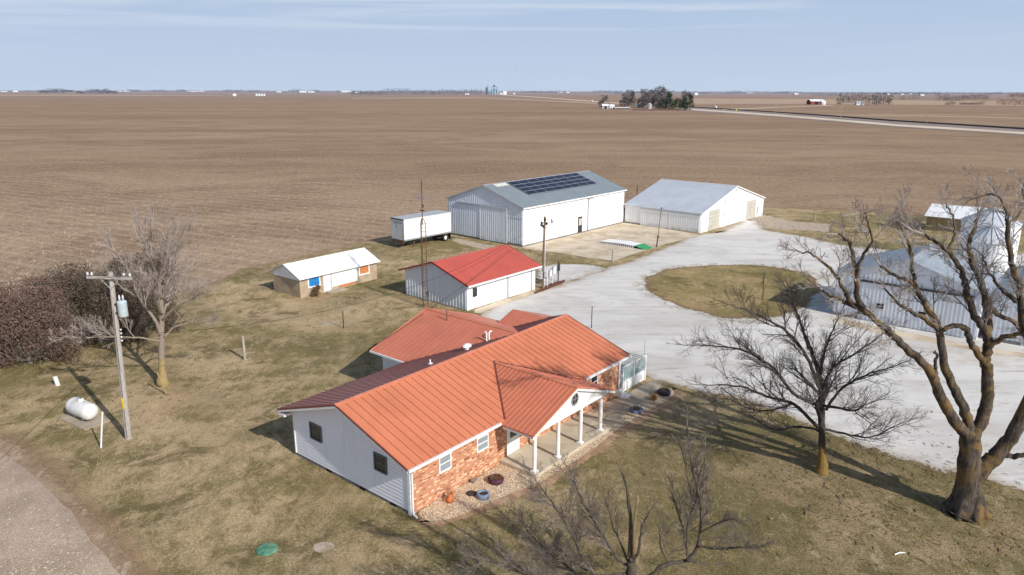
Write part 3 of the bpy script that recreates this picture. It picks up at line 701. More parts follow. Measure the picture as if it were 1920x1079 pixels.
def hloc(u, v, z=0):
    a = radians(HYAW); return Vector((HX + u * cos(a) - v * sin(a), HY + u * sin(a) + v * cos(a), z))
sheet('stone_bed', [hloc(*p) for p in ((-.05, -.05), (-.1, -1.35), (.6, -1.95), (2.2, -2.25), (4.2, -2.6), (6.6, -3.15), (10, -3.2), (13.5, -3.05), (17, -3.0), (20, -3.2), (22.3, -3.2), (22.6, -2.3), (20.0, -2.0), (19, -.9), (18.5, -.05))], .05, 'stones', .25, .5, .12)
sheet('soil_edge', [hloc(*p) for p in ((-.6, -.3), (-.5, -1.9), (2.2, -2.9), (4.2, -3.3), (6.6, -3.8), (10, -3.8), (13.5, -3.6), (17, -3.7), (22.3, -4), (23.3, -2.3), (19, -.9))], .036, 'soilbrown', .7, .5, .3)
o = sheet('walkway', [hloc(*p) for p in ((15.0, -.7), (15.0, -2.35), (17.5, -2.1), (21.5, -1.9), (23.2, -1.6), (23.0, -.7), (20.5, -.5), (18.6, -.7))], .058, 'walk', .1, .6, .03)

# flower tyres and ornaments in the stone bed
def tyre(u, v, r, mat, label, edge=False, plant=False):
    t = thing('tyre_planter', hloc(u, v, .05), 0, label, 'planter')
    mb = MB(); k = 28
    prof = [(r * .62, .06), (r * .9, .0), (r, .1), (r * .98, .22), (r * .86, .28), (r * .68, .26), (r * .62, .2)]
    o = len(mb.v)
    for q, z in prof:
        for j in range(k):
            tt = 2 * pi * j / k; rr = q * (1 + (.10 * cos(tt * 12) if edge and z > .2 else 0)); mb.v.append((rr * cos(tt), rr * sin(tt), z))
    for i in range(len(prof) - 1):
        for j in range(k): mb.f.append((o + i * k + j, o + i * k + (j + 1) % k, o + (i + 1) * k + (j + 1) % k, o + (i + 1) * k + j)); mb.mi.append(0)
    mb.build('rim', mat, t, True)
    mb = MB(); mb.poly([(r * .66 * cos(2 * pi * j / k), r * .66 * sin(2 * pi * j / k), .17 + .02 * random.random()) for j in range(k)]); mb.build('soil', 'soil', t)
    if plant:
        mb = MB()
        for j in range(60):
            a, b = random.uniform(0, 6.3), random.random() ** .5 * r * .6; mb.tube([(b * cos(a), b * sin(a), .15), (b * 1.4 * cos(a), b * 1.4 * sin(a), .3 + random.random() * .15)], [.012, .004], 3)
        mb.build('dry_plant', 'straw', t)
tyre(3.43, -1.75, .34, 'tyre_blue', 'pale blue painted tyre planter on the stones left of the porch')
tyre(5.0, -1.25, .42, 'tyre_purple', 'scalloped purple tyre planter on the stones beside the porch slab', True, True)
tyre(17.35, -2.52, .40, 'tyre_blue', 'blue and purple tyre planter between the walkway and the lawn', True, True)
tyre(21.1, -2.5, .46, 'tyre_dark', 'dark tyre planter at the far end of the stone bed by the driveway')
t = thing('ornamental_grass', hloc(19.7, -2.45, .04), 0, 'tuft of dry straw coloured grass between two tyre planters', 'plant'); mb = MB()
for j in range(260):
    a, b = random.uniform(0, 6.3), random.random(); h = .25 + .3 * random.random(); mb.tube([(b * .12 * cos(a), b * .12 * sin(a), 0), (b * .25 * cos(a), b * .25 * sin(a), h * .7), (b * .45 * cos(a), b * .45 * sin(a), h * .8)], [.012, .01, .004], 3)
mb.build('blades', 'straw', t)
t = thing('garden_figure', hloc(2.05, -.75, .05), 20, 'small terracotta coloured animal figure on the stones under the first front window', 'ornament'); mb = MB()
mb.tube([(-.05, 0, 0), (-.04, 0, .18), (.02, 0, .36), (.1, 0, .44)], [.15, .17, .12, .07], 10); mb.tube([(.06, 0, .42), (.14, 0, .48), (.26, 0, .45)], [.08, .1, .045], 9)
for s in (-1, 1): mb.tube([(.1, s * .07, .3), (.16, s * .08, .0)], [.05, .035], 7); mb.tube([(.1, s * .06, .54), (.08, s * .09, .62)], [.03, .01], 5); mb.tube([(-.02, s * .12, .1), (.12, s * .14, .03)], [.07, .04], 7)
mb.tube([(-.16, 0, .08), (-.3, 0, .12), (-.34, 0, .25)], [.03, .025, .012], 6)
mb.build('body', 'terra', t, True)
t = thing('garden_figure', hloc(4.14, -.45, .05), -30, 'small grey bird figure on the stones by the brick wall', 'ornament'); mb = MB()
mb.tube([(-.24, 0, .1), (-.1, 0, .16), (.06, 0, .2), (.12, 0, .32), (.2, 0, .36), (.3, 0, .33)], [.03, .1, .1, .05, .06, .012], 9); mb.cyl((0, -.04, 0), (0, -.04, .14), .015); mb.cyl((0, .04, 0), (0, .04, .14), .015)
mb.build('body', 'stonegrey', t, True)
t = thing('stepping_disc', hloc(3.3, -1.05, .052), 0, 'round dark flat disc lying on the stones between the brick wall and the blue tyre', 'garden disc'); mb = MB(); mb.lathe([(.26, 0), (.27, .03), (.24, .05)], (0, 0, 0), 20); mb.build('disc', 'darkmetal', t)

# ================================================================== BIG BARN
barn = thing('pole_barn', (1.39, 94.61, 0), 49.3, 'big white metal pole barn with solar panels on its slate blue roof', 'barn')
BL, BW, BE, BR = 24.65, 13.91, 5.31, 7.64; bs = (BR - BE) / (BW / 2)
bz = lambda y: BE + bs * min(y, BW - y)
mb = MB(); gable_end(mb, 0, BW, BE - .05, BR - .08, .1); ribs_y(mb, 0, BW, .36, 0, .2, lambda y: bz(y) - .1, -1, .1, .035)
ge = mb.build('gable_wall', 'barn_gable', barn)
mb = MB(); gable_end(mb, BL - .1, BW, BE - .05, BR - .08, .1); mb.box(.1, BL - .1, 0, .1, 0, BE - .05); mb.box(.1, BL - .1, BW - .1, BW, 0, BE - .05)
ribs_x(mb, 0, BL, .6, 0, .2, BE - .12, -1, .05, .02); mb.build('wall', 'white_metal', barn)
mb = MB(); mb.box(-.05, -.002, .0, BW, 0, .32); mb.box(0, BL, -.04, -.002, 0, .2); mb.build('foundation', 'found', barn)
mb = MB(); mb.slab([(-.2, -.25, BE - .25 * bs), (BL + .2, -.25, BE - .25 * bs), (BL + .2, BW / 2, BR), (-.2, BW / 2, BR)], .07)
mb.slab([(-.2, BW / 2 + .001, BR), (BL + .2, BW / 2 + .001, BR), (BL + .2, BW + .25, BE - .25 * bs), (-.2, BW + .25, BE - .25 * bs)], .07)
for i in range(28): roof_rib(mb, (.45 + i * .9 - .45, -.25, BE - .25 * bs), (.45 + i * .9 - .45, BW / 2 - .2, BR - .2 * bs), .014, .012)
br = mb.build('roof', 'barn_roof', barn)
mb = MB()
mb.slab([(-.25, BW / 2, BR + .06), (BL + .25, BW / 2, BR + .06), (BL + .25, BW / 2 - .2, BR + .06 - .2 * bs), (-.25, BW / 2 - .2, BR + .06 - .2 * bs)], .03)
for x in (-.24, BL + .2):
    for a, b in ((-.25, BW / 2), (BW + .25, BW / 2)): mb.prism([(x, a, bz(0) - .25 * bs + .04), (x, b, BR + .04), (x, b, BR - .16), (x, a, BE - .25 * bs - .16)], (.035, 0, 0))
mb.build('roof_trim', 'gal', barn)
mb = MB(); mb.box(-.2, BL + .2, -.33, -.255, BE - .25, BE - .08); mb.build('gutter', 'white', barn)
mb = MB()
for x0, x1 in ((1.6, 4.2), (5.2, 20.6)):
    mb.slab([(x0, BW / 2 - .25, BR - .25 * bs + .05), (x1, BW / 2 - .25, BR - .25 * bs + .05), (x1, BW / 2 - (1.0 if x0 < 2 else .55), BR - (1.0 if x0 < 2 else .55) * bs + .05), (x0, BW / 2 - (1.0 if x0 < 2 else .55), BR - (1.0 if x0 < 2 else .55) * bs + .05)], .02)
mb.build('skylight', 'translucent', br)
# solar array: 8 columns x 4 rows on rails
for c in range(8):
    for r in range(4):
        mb = MB(); u0 = 4.45 + c * 2.06; v0 = 2.55 + r * 1.02; u0 += (3 - r) * .0
        zz = lambda v: BE + bs * v + .14
        mb.slab([(u0, v0, zz(v0)), (u0 + 2.02, v0, zz(v0)), (u0 + 2.02, v0 + .98, zz(v0 + .98)), (u0, v0 + .98, zz(v0 + .98))], .04)
        fr = mb.build('solar_panel', 'alu', br)
        mb = MB(); mb.slab([(u0 + .04, v0 + .04, zz(v0 + .04) + .008), (u0 + 1.98, v0 + .04, zz(v0 + .04) + .008), (u0 + 1.98, v0 + .94, zz(v0 + .94) + .008), (u0 + .04, v0 + .94, zz(v0 + .94) + .008)], .004)
        mb.build('solar_cells', 'solar', fr) if False else None
        # the cell sheet shares the panel mesh as a second material
        me = fr.data; me.materials.append(M['solar']); nv = len(me.vertices)
        import bmesh
        bm = bmesh.new(); bm.from_mesh(me)
        vs = [bm.verts.new(p) for p in [(u0 + .045, v0 + .045, zz(v0 + .045) + .006), (u0 + 1.975, v0 + .045, zz(v0 + .045) + .006), (u0 + 1.975, v0 + .935, zz(v0 + .935) + .006), (u0 + .045, v0 + .935, zz(v0 + .935) + .006)]]
        fc = bm.faces.new(vs); fc.material_index = 1; bm.to_mesh(me); bm.free()
mb = MB(); mb.box(-.09, -.04, 7.3, 13.75, .25, 4.7); ribs_y(mb, 7.3, 13.7, .36, -.09, .3, 4.7, -1, .1, .03); mb.build('sliding_door', 'barn_gable', barn)
mb = MB(); mb.box(-.15, -.10, 2.65, 7.6, .15, 4.75); ribs_y(mb, 2.65, 7.6, .36, -.15, .15, 4.75, -1, .1, .03)
sd = mb.build('sliding_door', 'barn_gable', barn)
mb = MB(); mb.box(-.19, -.151, 2.6, 2.72, .15, 4.75); mb.box(-.19, -.151, 7.5, 7.6, .15, 4.75); mb.build('door_edge', 'white_metal', sd)
mb = MB(); mb.box(-.26, -.04, 2.6, 12.0, 4.78, 4.98); mb.build('door_track', 'gal', barn)
mb = MB(); mb.box(-.06, -.04, .1, 2.5, 3.7, 3.78); mb.box(-.06, -.04, 7.7, 13.8, 3.7, 3.78) if False else None; mb.build('trim_rail', 'gal', barn)
d = MB(); d.box(12.45, 13.45, -.06, -.025, .15, 2.45); dd = d.build('door', 'darkmetal', barn)
d = MB(); d.box(12.6, 13.3, -.075, -.061, 1.2, 2.2); d.build('pane', 'beige_door', dd)
mb = MB(); mb.tube([(14.85, -.3, BE - .2), (14.85, -.1, BE - .5), (14.85, -.1, .1)], .06, 6); mb.build('downspout', 'fargrey', barn)
mb = MB(); mb.tube([(14.9, -.03, BE - .55), (15.1, -.4, BE - .4), (15.6, -.6, BE - .4)], .04, 6); mb.build('wall_lamp', 'darkmetal', barn)

# ================================================================== WHITE BARN
wb = thing('low_barn', (27.44, 104.48, 0), 48.39, 'low wide white metal barn with a pale galvanised roof and two beige doors', 'barn')
WL, WD, WE, WR = 21.7, 13.05, 3.0, 5.92      # local x along the gable wall, y back-left along the ridge
ws = (WR - WE) / (WL / 2)
wzf = lambda x: WE + ws * min(x, WL - x)
mb = MB(); mb.prism([(0, 0, 0), (WL, 0, 0), (WL, 0, WE - .05), (WL / 2, 0, WR - .07), (0, 0, WE - .05)], (0, .1, 0))
mb.prism([(0, WD - .1, 0), (WL, WD - .1, 0), (WL, WD - .1, WE - .05), (WL / 2, WD - .1, WR - .07), (0, WD - .1, WE - .05)], (0, .1, 0)); mb.box(WL - .1, WL, .1, WD - .1, 0, WE - .05)
ribs_x(mb, 0, WL, .6, 0, .1, lambda x: wzf(x) - .1, -1, .05, .02); mb.build('gable_wall', 'white_metal', wb)
mb = MB(); mb.box(0, .1, .1, WD - .1, 0, WE - .05); ribs_y(mb, 0, WD, .4, 0, .15, WE - .1, -1, .12, .035); mb.build('wall', 'barn_gable', wb).data.materials[0] = M['white_metal']
mb = MB(); mb.box(-.1, -.04, .15, 5.3, .08, 2.4); ribs_y(mb, .15, 5.3, .4, -.1, .08, 2.4, -1, .12, .035); mb.build('sliding_door', 'white_metal', wb)
mb = MB(); mb.box(-.08, -.04, 5.35, 10.2, .08, 2.4); ribs_y(mb, 5.35, 10.2, .4, -.08, .08, 2.4, -1, .12, .035); mb.build('sliding_door', 'white_metal', wb)
mb = MB(); mb.box(-.2, -.02, .1, 10.4, 2.42, 2.58); mb.build('door_track', 'white', wb)
mb = MB(); mb.box(-.04, -.001, 5.4, WD, 0, .25); mb.build('foundation', 'found', wb)
mb = MB(); mb.slab([(-.25, -.2, WE - .25 * ws), (WL / 2, -.2, WR), (WL / 2, WD + .2, WR), (-.25, WD + .2, WE - .25 * ws)], .07)
mb.slab([(WL / 2 + .001, -.2, WR), (WL + .25, -.2, WE - .25 * ws), (WL + .25, WD + .2, WE - .25 * ws), (WL / 2 + .001, WD + .2, WR)], .07)
rb = mb.build('roof', [seam_mat('galvanised_roof_y', (.60, .64, .70), 1, .42, .62, w=.13, rough=.42)], wb)
mb = MB()
for a, b in ((-.25, WL / 2), (WL + .25, WL / 2)): mb.prism([(a, -.23, WE - .25 * ws + .04), (b, -.23, WR + .04), (b, -.23, WR - .12), (a, -.23, WE - .25 * ws - .12)], (0, .03, 0))
mb.slab([(WL / 2 - .15, -.22, WR + .01), (WL / 2, -.22, WR + .05), (WL / 2, WD + .2, WR + .05), (WL / 2 - .15, WD + .2, WR + .01)], .02); mb.build('roof_trim', 'white', wb)
for a, b in ((2.4, 5.75), (15.3, 18.6)):
    mb = MB(); mb.box(a, b, -.06, -.025, .05, 3.05); dd = mb.build('overhead_door', 'beige_door', wb)
    mb = MB()
    for z in (.65, 1.25, 1.85, 2.45): mb.box(a, b, -.068, -.061, z, z + .03)
    mb.build('panel_joint', 'stonegrey', dd)
mb = MB(); mb.box(7.3, 7.45, -.05, -.022, .2, 4.4); mb.box(19.2, 19.5, -.08, -.025, .5, 1.7); mb.build('wall_fitting', 'gal', wb)
mb = MB(); mb.box(10.6, 11.0, -.05, -.022, 5.2, 5.35); mb.build('gable_vent', 'dark', wb)

# ================================================================== RED-ROOFED GARAGE
gr = thing('garage', (-4.22, 65.53, 0), 49.43, 'white garage with a bright red metal roof between the brick house and the big barn', 'garage')
L_, W_, E_, R_, O_, Q_ = 10.18, 8.61, 2.6, 4.17, .54, .38; s_ = (R_ - E_) / (W_ / 2 + O_)
gz = lambda y: E_ + s_ * (O_ + min(y, W_ - y))
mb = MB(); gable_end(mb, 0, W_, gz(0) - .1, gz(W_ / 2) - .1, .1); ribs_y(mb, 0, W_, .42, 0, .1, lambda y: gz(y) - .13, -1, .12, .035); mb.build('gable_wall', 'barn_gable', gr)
mb = MB(); gable_end(mb, L_ - .1, W_, gz(0) - .1, gz(W_ / 2) - .1, .1); mb.box(.1, L_ - .1, 0, .1, 0, gz(0) - .1); mb.box(.1, L_ - .1, W_ - .1, W_, 0, gz(0) - .1); mb.build('wall', 'white_metal', gr)
mb = MB(); mb.slab([(-Q_, -O_, E_), (L_ + Q_, -O_, E_), (L_ + Q_, W_ / 2, R_), (-Q_, W_ / 2, R_)], .06)
mb.slab([(-Q_, W_ / 2 + .001, R_), (L_ + Q_, W_ / 2 + .001, R_), (L_ + Q_, W_ + O_, E_), (-Q_, W_ + O_, E_)], .06)
for i in range(35): roof_rib(mb, (-.3 + i * .3, -O_, E_), (-.3 + i * .3, W_ / 2 - .1, R_ - .1 * s_), .014, .018)
mb.build('roof', 'red_roof', gr)
mb = MB()
for x in (-Q_ - .03, L_ + Q_):
    for a, b in ((-O_, W_ / 2), (W_ + O_, W_ / 2)): mb.prism([(x, a, E_ + .03), (x, b, R_ + .03), (x, b, R_ - .12), (x, a, E_ - .12)], (.03, 0, 0))
mb.build('rake_trim', 'red_trim', gr)
mb = MB(); mb.box(-Q_, L_ + Q_, -O_ - .1, -O_ - .005, E_ - .16, E_ - .02); mb.box(-Q_ + .03, L_ + Q_ - .03, -O_, 0, E_ - .12, E_ - .1); mb.build('gutter', 'white', gr)
window(gr, .78, 1.35, 1.2, 2.05, -.002, 'x', -1, 'darkmetal', 'glass', .05)
mb = MB(); mb.box(2.0, 5.7, -.035, -.005, .1, 2.05); mb.box(5.95, 9.4, -.035, -.005, .1, 2.05); dd = mb.build('overhead_door', 'white', gr)
mb = MB(); mb.box(5.76, 5.88, -.06, -.005, .05, 2.35); mb.box(9.5, 9.62, -.06, -.005, .05, 2.35)
mb.build('door_post', 'fargrey', gr)
mb = MB(); mb.box(-.06, -.04, 0, W_, 0, .08); mb.build('foundation', 'found', gr)
dsh = thing('satellite_dish', (-4.22 - .30 * cos(radians(49.43)) - 4.75 * sin(radians(49.43)), 65.53 - .30 * sin(radians(49.43)) + 4.75 * cos(radians(49.43)), 0), 215, 'grey satellite dish on a short mast in front of the red roofed garage gable wall', 'satellite dish')
mb = MB(); mb.cyl((0, 0, 0), (0, 0, .75), .03, k=8); mb.tube([(0, 0, .7), (.12, 0, .8)], .025, 6); mb.build('mast', 'gal', dsh)
mb = MB(); dr = [(0.0, 0), (.15, .02), (.3, .08), (.38, .13)]; kk = 18; q = len(mb.v)
for r, h in dr:
    for j in range(kk):
        t = 2 * pi * j / kk; y, z = r * cos(t), r * sin(t) * 1.1; x = h; mb.v.append((.14 + x * .85 + .3 * z * -.6, y, .82 + z * .85 + x * .5))
for i in range(3):
    for j in range(kk): mb.f.append((q + i * kk + j, q + i * kk + (j + 1) % kk, q + (i + 1) * kk + (j + 1) % kk, q + (i + 1) * kk + j)); mb.mi.append(0)
mb.build('dish', 'fargrey', dsh)
mb = MB(); mb.tube([(.1, 0, .6), (.6, 0, .85)], .015, 5); mb.box(.56, .68, -.04, .04, .82, .92); mb.build('feed_arm', 'gal', dsh)

# ================================================================== SMALL SHED
sh = thing('small_shed', (-21.05, 69.74, 0), 51.5, 'small tan block shed with a white metal roof, blue boarded window and white doors', 'shed')
L_, W_, E_, R_, O_, Q_ = 10.0, 4.5, 2.0, 3.2, .39, .25; s_ = (R_ - E_) / (W_ / 2 + O_)
sz = lambda y: E_ + s_ * (O_ + min(y, W_ - y))
mb = MB(); mb.box(0, L_, 0, W_, 0, 1.95); mb.build('wall', 'block', sh)
mb = MB(); mb.prism([(-.02, 0, 1.8), (-.02, W_, 1.8), (-.02, W_, sz(0) - .06), (-.02, W_ / 2, R_ - .08), (-.02, 0, sz(0) - .06)], (.1, 0, 0))
mb.prism([(L_ - .08, 0, 1.8), (L_ - .08, W_, 1.8), (L_ - .08, W_, sz(0) - .06), (L_ - .08, W_ / 2, R_ - .08), (L_ - .08, 0, sz(0) - .06)], (.1, 0, 0)); mb.build('gable_board', 'siding', sh)
mb = MB(); mb.slab([(-Q_, -O_, E_), (L_ + Q_, -O_, E_), (L_ + Q_, W_ / 2, R_), (-Q_, W_ / 2, R_)], .05); mb.slab([(-Q_, W_ / 2 + .001, R_), (L_ + Q_, W_ / 2 + .001, R_), (L_ + Q_, W_ + O_, E_), (-Q_, W_ + O_, E_)], .05)
for i in range(17): roof_rib(mb, (i * .6, -O_, E_), (i * .6, W_ / 2, R_), .016, .02)
mb.build('roof', 'shed_roof', sh)
mb = MB()
for x in (-Q_ - .03, L_ + Q_):
    for a, b in ((-O_, W_ / 2), (W_ + O_, W_ / 2)): mb.prism([(x, a, E_ + .02), (x, b, R_ + .02), (x, b, R_ - .1), (x, a, E_ - .1)], (.03, 0, 0))
mb.build('rake_trim', 'fargrey', sh)
window(sh, .95, 2.45, .85, 2.0, -.003, 'x', -1, 'white', 'blue', .12, False)
window(sh, 7.45, 8.95, .85, 1.95, -.003, 'x', -1, 'white', 'orange_board', .14, False)
mb = MB(); mb.box(2.95, 3.75, -.04, -.004, .1, 1.95); d1 = mb.build('door', 'white', sh); mb = MB(); mb.box(3.62, 3.68, -.075, -.041, .95, 1.05); mb.build('handle', 'darkmetal', d1)
mb = MB(); mb.box(3.85, 7.3, -.04, -.004, .38, 1.95); mb.box(2.8, 2.93, -.06, -.004, 0, 1.98); mb.build('wide_door', 'white', sh)
mb = MB(); mb.box(4.9, 6.9, -.045, -.004, .12, .36); mb.build('kick_board', 'orange_board', sh)
mb = MB(); mb.box(3.0, 5.2, -1.0, -.05, 0, .07); mb.build('door_slab', 'walk', sh)

# ================================================================== GREY BARNS (RIGHT)
def grey_barn(name, loc, yaw, Wd, Le, he, hr, label, doors):
    """local: facade in y from 0 to -Wd at x=0, ridge runs +x"""
    b = thing(name, loc, yaw, label, 'barn', ); s = (hr - he) / (Wd / 2); zf = lambda y: he + s * min(-y, Wd + y)
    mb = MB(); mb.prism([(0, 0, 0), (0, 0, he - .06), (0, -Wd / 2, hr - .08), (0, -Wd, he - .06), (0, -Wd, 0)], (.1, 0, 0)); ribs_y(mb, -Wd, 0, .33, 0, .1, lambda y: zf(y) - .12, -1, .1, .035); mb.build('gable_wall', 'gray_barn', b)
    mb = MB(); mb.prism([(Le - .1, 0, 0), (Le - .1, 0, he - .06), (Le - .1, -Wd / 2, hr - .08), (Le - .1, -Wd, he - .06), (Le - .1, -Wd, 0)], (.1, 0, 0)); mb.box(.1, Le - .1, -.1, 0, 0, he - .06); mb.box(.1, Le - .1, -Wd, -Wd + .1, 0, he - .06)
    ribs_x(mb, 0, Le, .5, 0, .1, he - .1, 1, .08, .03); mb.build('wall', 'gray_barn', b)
    mb = MB(); mb.slab([(-.25, .3, he - .3 * s), (Le + .25, .3, he - .3 * s), (Le + .25, -Wd / 2, hr), (-.25, -Wd / 2, hr)], .07)
    mb.slab([(-.25, -Wd / 2 - .001, hr), (Le + .25, -Wd / 2 - .001, hr), (Le + .25, -Wd - .3, he - .3 * s), (-.25, -Wd - .3, he - .3 * s)], .07)
    for i in range(int(Le / .6) + 1):
        roof_rib(mb, (i * .6, .3, he - .3 * s), (i * .6, -Wd / 2, hr), .016, .025); roof_rib(mb, (i * .6, -Wd - .3, he - .3 * s), (i * .6, -Wd / 2, hr), .016, .025)
    mb.build('roof', 'gray_roof', b)
    mb = MB()
    for a, c in ((.3, -Wd / 2), (-Wd - .3, -Wd / 2)): mb.prism([(-.28, a, he - .3 * s + .04), (-.28, c, hr + .04), (-.28, c, hr - .14), (-.28, a, he - .3 * s - .14)], (.03, 0, 0))
    mb.box(-.27, Le, -Wd - .38, -Wd - .31, he - .3 * s - .12, he - .3 * s); mb.build('roof_trim', 'gal', b)
    for (a, c) in doors:
        mb = MB(); mb.box(-.1, -.04, c, a, .1, 3.55); ribs_y(mb, c, a, .33, -.1, .1, 3.55, -1, .1, .03); mb.build('sliding_door', 'gray_barn', b)
    if doors:
        mb = MB(); mb.box(-.24, -.03, doors[-1][1] - .3, doors[0][0] + .1, 3.58, 3.74); mb.build('door_track', 'darkmetal', b)
    mb = MB(); mb.box(-.05, -.001, -2.4, 0, 0, .3); mb.build('foundation', 'found', b)
    return b
gb = grey_barn('grey_barn', (29.75, 64.7, 0), 50.6, 11.5, 8.6, 4.12, 6.05, 'weathered grey metal barn with two small door windows behind the big bare tree', [(-2.2, -6.05), (-6.15, -10.6)])
window(gb, -4.3, -3.65, 1.35, 1.85, -.135, 'y', -1, 'gal', 'dark', .03); window(gb, -7.65, -7.0, 1.2, 1.75, -.135, 'y', -1, 'gal', 'dark', .03)
grey_barn('grey_barn', (39.6, 57.6, 0), 50.6, 11, 12, 4.0, 5.9, 'second grey metal barn with a plain front at the right edge of the yard', [])
# concrete in front of the grey barns
sheet('barn_forecourt', px((1555, 592), (1640, 612), (1740, 632), (1835, 650), (1960, 668), (1960, 678), (1800, 656), (1640, 626), (1552, 602)), .040, 'pad', .4, .7, .15)

# ------------------------------------------------------------------ grain bins
def grain_bin(loc, r, h, roofh, label, group='grain bins behind the grey barn'):
    b = thing('grain_bin', loc, 0, label, 'grain bin', group); k = 36
    mb = MB(); prof = []
    n = int(h / .22)
    for i in range(n * 2 + 1): prof.append((r + (.015 if i % 2 else 0), h * i / (2 * n)))
    mb.lathe(prof, (0, 0, 0), k); mb.build('wall', 'white_metal', b, False)
    mb = MB(); mb.lathe([(r + .12, h - .06), (r + .12, h), (.45, h + roofh), (.4, h + roofh + .02)], (0, 0, 0), k); ro = mb.build('roof', 'gal_white', b)
    mb = MB()
    for j in range(k // 2):
        t = 2 * pi * j / (k // 2); roof_rib(mb, ((r + .1) * cos(t), (r + .1) * sin(t), h + .02), (.45 * cos(t), .45 * sin(t), h + roofh + .02), .03, .06)
    mb.build('roof_rib', 'darkrib', ro)
    mb = MB(); mb.lathe([(.45, h + roofh), (.45, h + roofh + .16), (.2, h + roofh + .28)], (0, 0, 0), 16); mb.build('cap', 'gal', ro)
    mb = MB(); a = -2.0
    for da in (-.09, .09): mb.cyl((r * 1.03 * cos(a + da), r * 1.03 * sin(a + da), .3), (r * 1.03 * cos(a + da), r * 1.03 * sin(a + da), h), .02, k=5)
    for i in range(int(h / .35)): mb.cyl((r * 1.03 * cos(a - .09), r * 1.03 * sin(a - .09), .4 + i * .35), (r * 1.03 * cos(a + .09), r * 1.03 * sin(a + .09), .4 + i * .35), .012, k=4)
    mb.build('ladder', 'gal', b)
M['gal_white'] = simple('bin_roof', (.60, .62, .66), (.52, .54, .58), 1, .4, .5); M['darkrib'] = simple('bin_rib', (.34, .36, .40), None, 1, .5)
grain_bin((51.2, 76.6, 0), 2.35, 4.7, 1.35, 'nearer white grain bin with a ribbed cone roof')
grain_bin((56.2, 84.4, 0), 3.0, 5.3, 1.45, 'larger white grain bin standing behind the nearer one')
# open shed behind
oshed = thing('open_shed', (61.9, 107.6, 0), -38, 'tan weathered lean-to shed with a pale metal roof behind the grain bins', 'shed')
mb = MB(); mb.box(0, 9.2, 0, .1, 0, 2.1); mb.box(0, .1, .1, 4.5, 0, 2.4); mb.box(9.1, 9.2, .1, 4.5, 0, 2.4); mb.box(0.1, 9.1, 4.4, 4.5, 0, 2.9); ribs_x(mb, 0, 9.2, .3, 0, 0, 2.1, -1, .1, .04); mb.build('wall', 'tan_wood', oshed)
mb = MB(); mb.slab([(-.3, -.5, 2.2), (9.5, -.5, 2.2), (9.5, 4.9, 3.4), (-.3, 4.9, 3.4)], .06)
for i in range(24): roof_rib(mb, (i * .4, -.5, 2.2), (i * .4, 4.9, 3.4), .02, .03)
mb.build('roof', 'white_metal', oshed)

# ================================================================== TRAILER
tr = thing('box_trailer', (-14.05, 93.0, 0), 48.0, 'white box semi trailer with faded lettering on its nose parked left of the big barn', 'trailer')
TL, TW, T0, T1 = 8.4, 2.5, 1.15, 3.95
mb = MB(); mb.box(.06, TL, 0, TW, T0, T1 - .06); mb.build('box', 'trailer', tr)
mb = MB(); mb.box(0, .058, .08, TW - .08, T0 + .02, T1 - .14); mb.build('nose_panel', 'trailer_face', tr)
mb = MB(); mb.box(-.02, .06, -.02, .08, T0, T1 - .08); mb.box(-.02, .06, TW - .08, TW + .02, T0, T1 - .08); mb.box(0.06, TL, -.04, -.002, T0 - .08, T0 + .12); mb.build('side_rail', 'alu', tr)
mb = MB(); mb.box(.05, TL + .02, -.03, TW + .03, T1 - .058, T1); mb.build('top', 'trailer_top', tr)
mb = MB(); mb.box(-.06, .045, -.02, TW + .02, T1 - .14, T1 - .01); mb.build('nose_rail', 'darkmetal', tr)
mb = MB()
for i, (a, w) in enumerate(((2.02, .06), (1.88, .16), (1.7, .14), (1.53, .12), (1.38, .16), (1.12, .14), (.9, .2), (.62, .2), (.42, .1))): mb.box(-.012, -.002, a - w * .7, a, 3.28, 3.46)
for i in range(3): mb.box(-.012, -.002, 1.28, 1.62, 2.68 + i * .16, 2.74 + i * .16)
mb.build('lettering', 'mark', tr)
mb = MB(); mb.box(-.014, -.002, .2, .38, 1.5, 1.72); mb.box(-.014, -.002, .14, .26, 1.8, 1.9); mb.build('sticker', 'yellow', tr)
mb = MB(); mb.box(-.03, .09, .1, TW - .1, T0 - .42, T0 - .01)
for i in range(6): mb.box(-.06, -.031, .3 + i * .36, .38 + i * .36, T0 - .6, T0 - .05)
mb.build('nose_apron', 'iron', tr)
mb = MB(); mb.box(.5, TL - .3, .8, .95, .85, T0 - .001); mb.box(.5, TL - .3, 1.55, 1.7, .85, T0 - .001)
for i in range(9): mb.box(.5 + i * .9, .6 + i * .9, .02, TW - .02, T0 - .12, T0 - .002)
mb.box(.02, .4, .1, TW - .1, T0 - .3, T0 - .002); mb.build('chassis', 'darkmetal', tr)
for y in (.35, TW - .5):
    mb = MB(); mb.box(1.9, 2.02, y, y + .14, .12, T0 - .12); mb.box(1.78, 2.14, y - .06, y + .2, 0, .12); mb.tube([(1.96, y, .9), (2.6, y, T0 - .12)], .03, 5); mb.build('landing_leg', 'iron', tr)
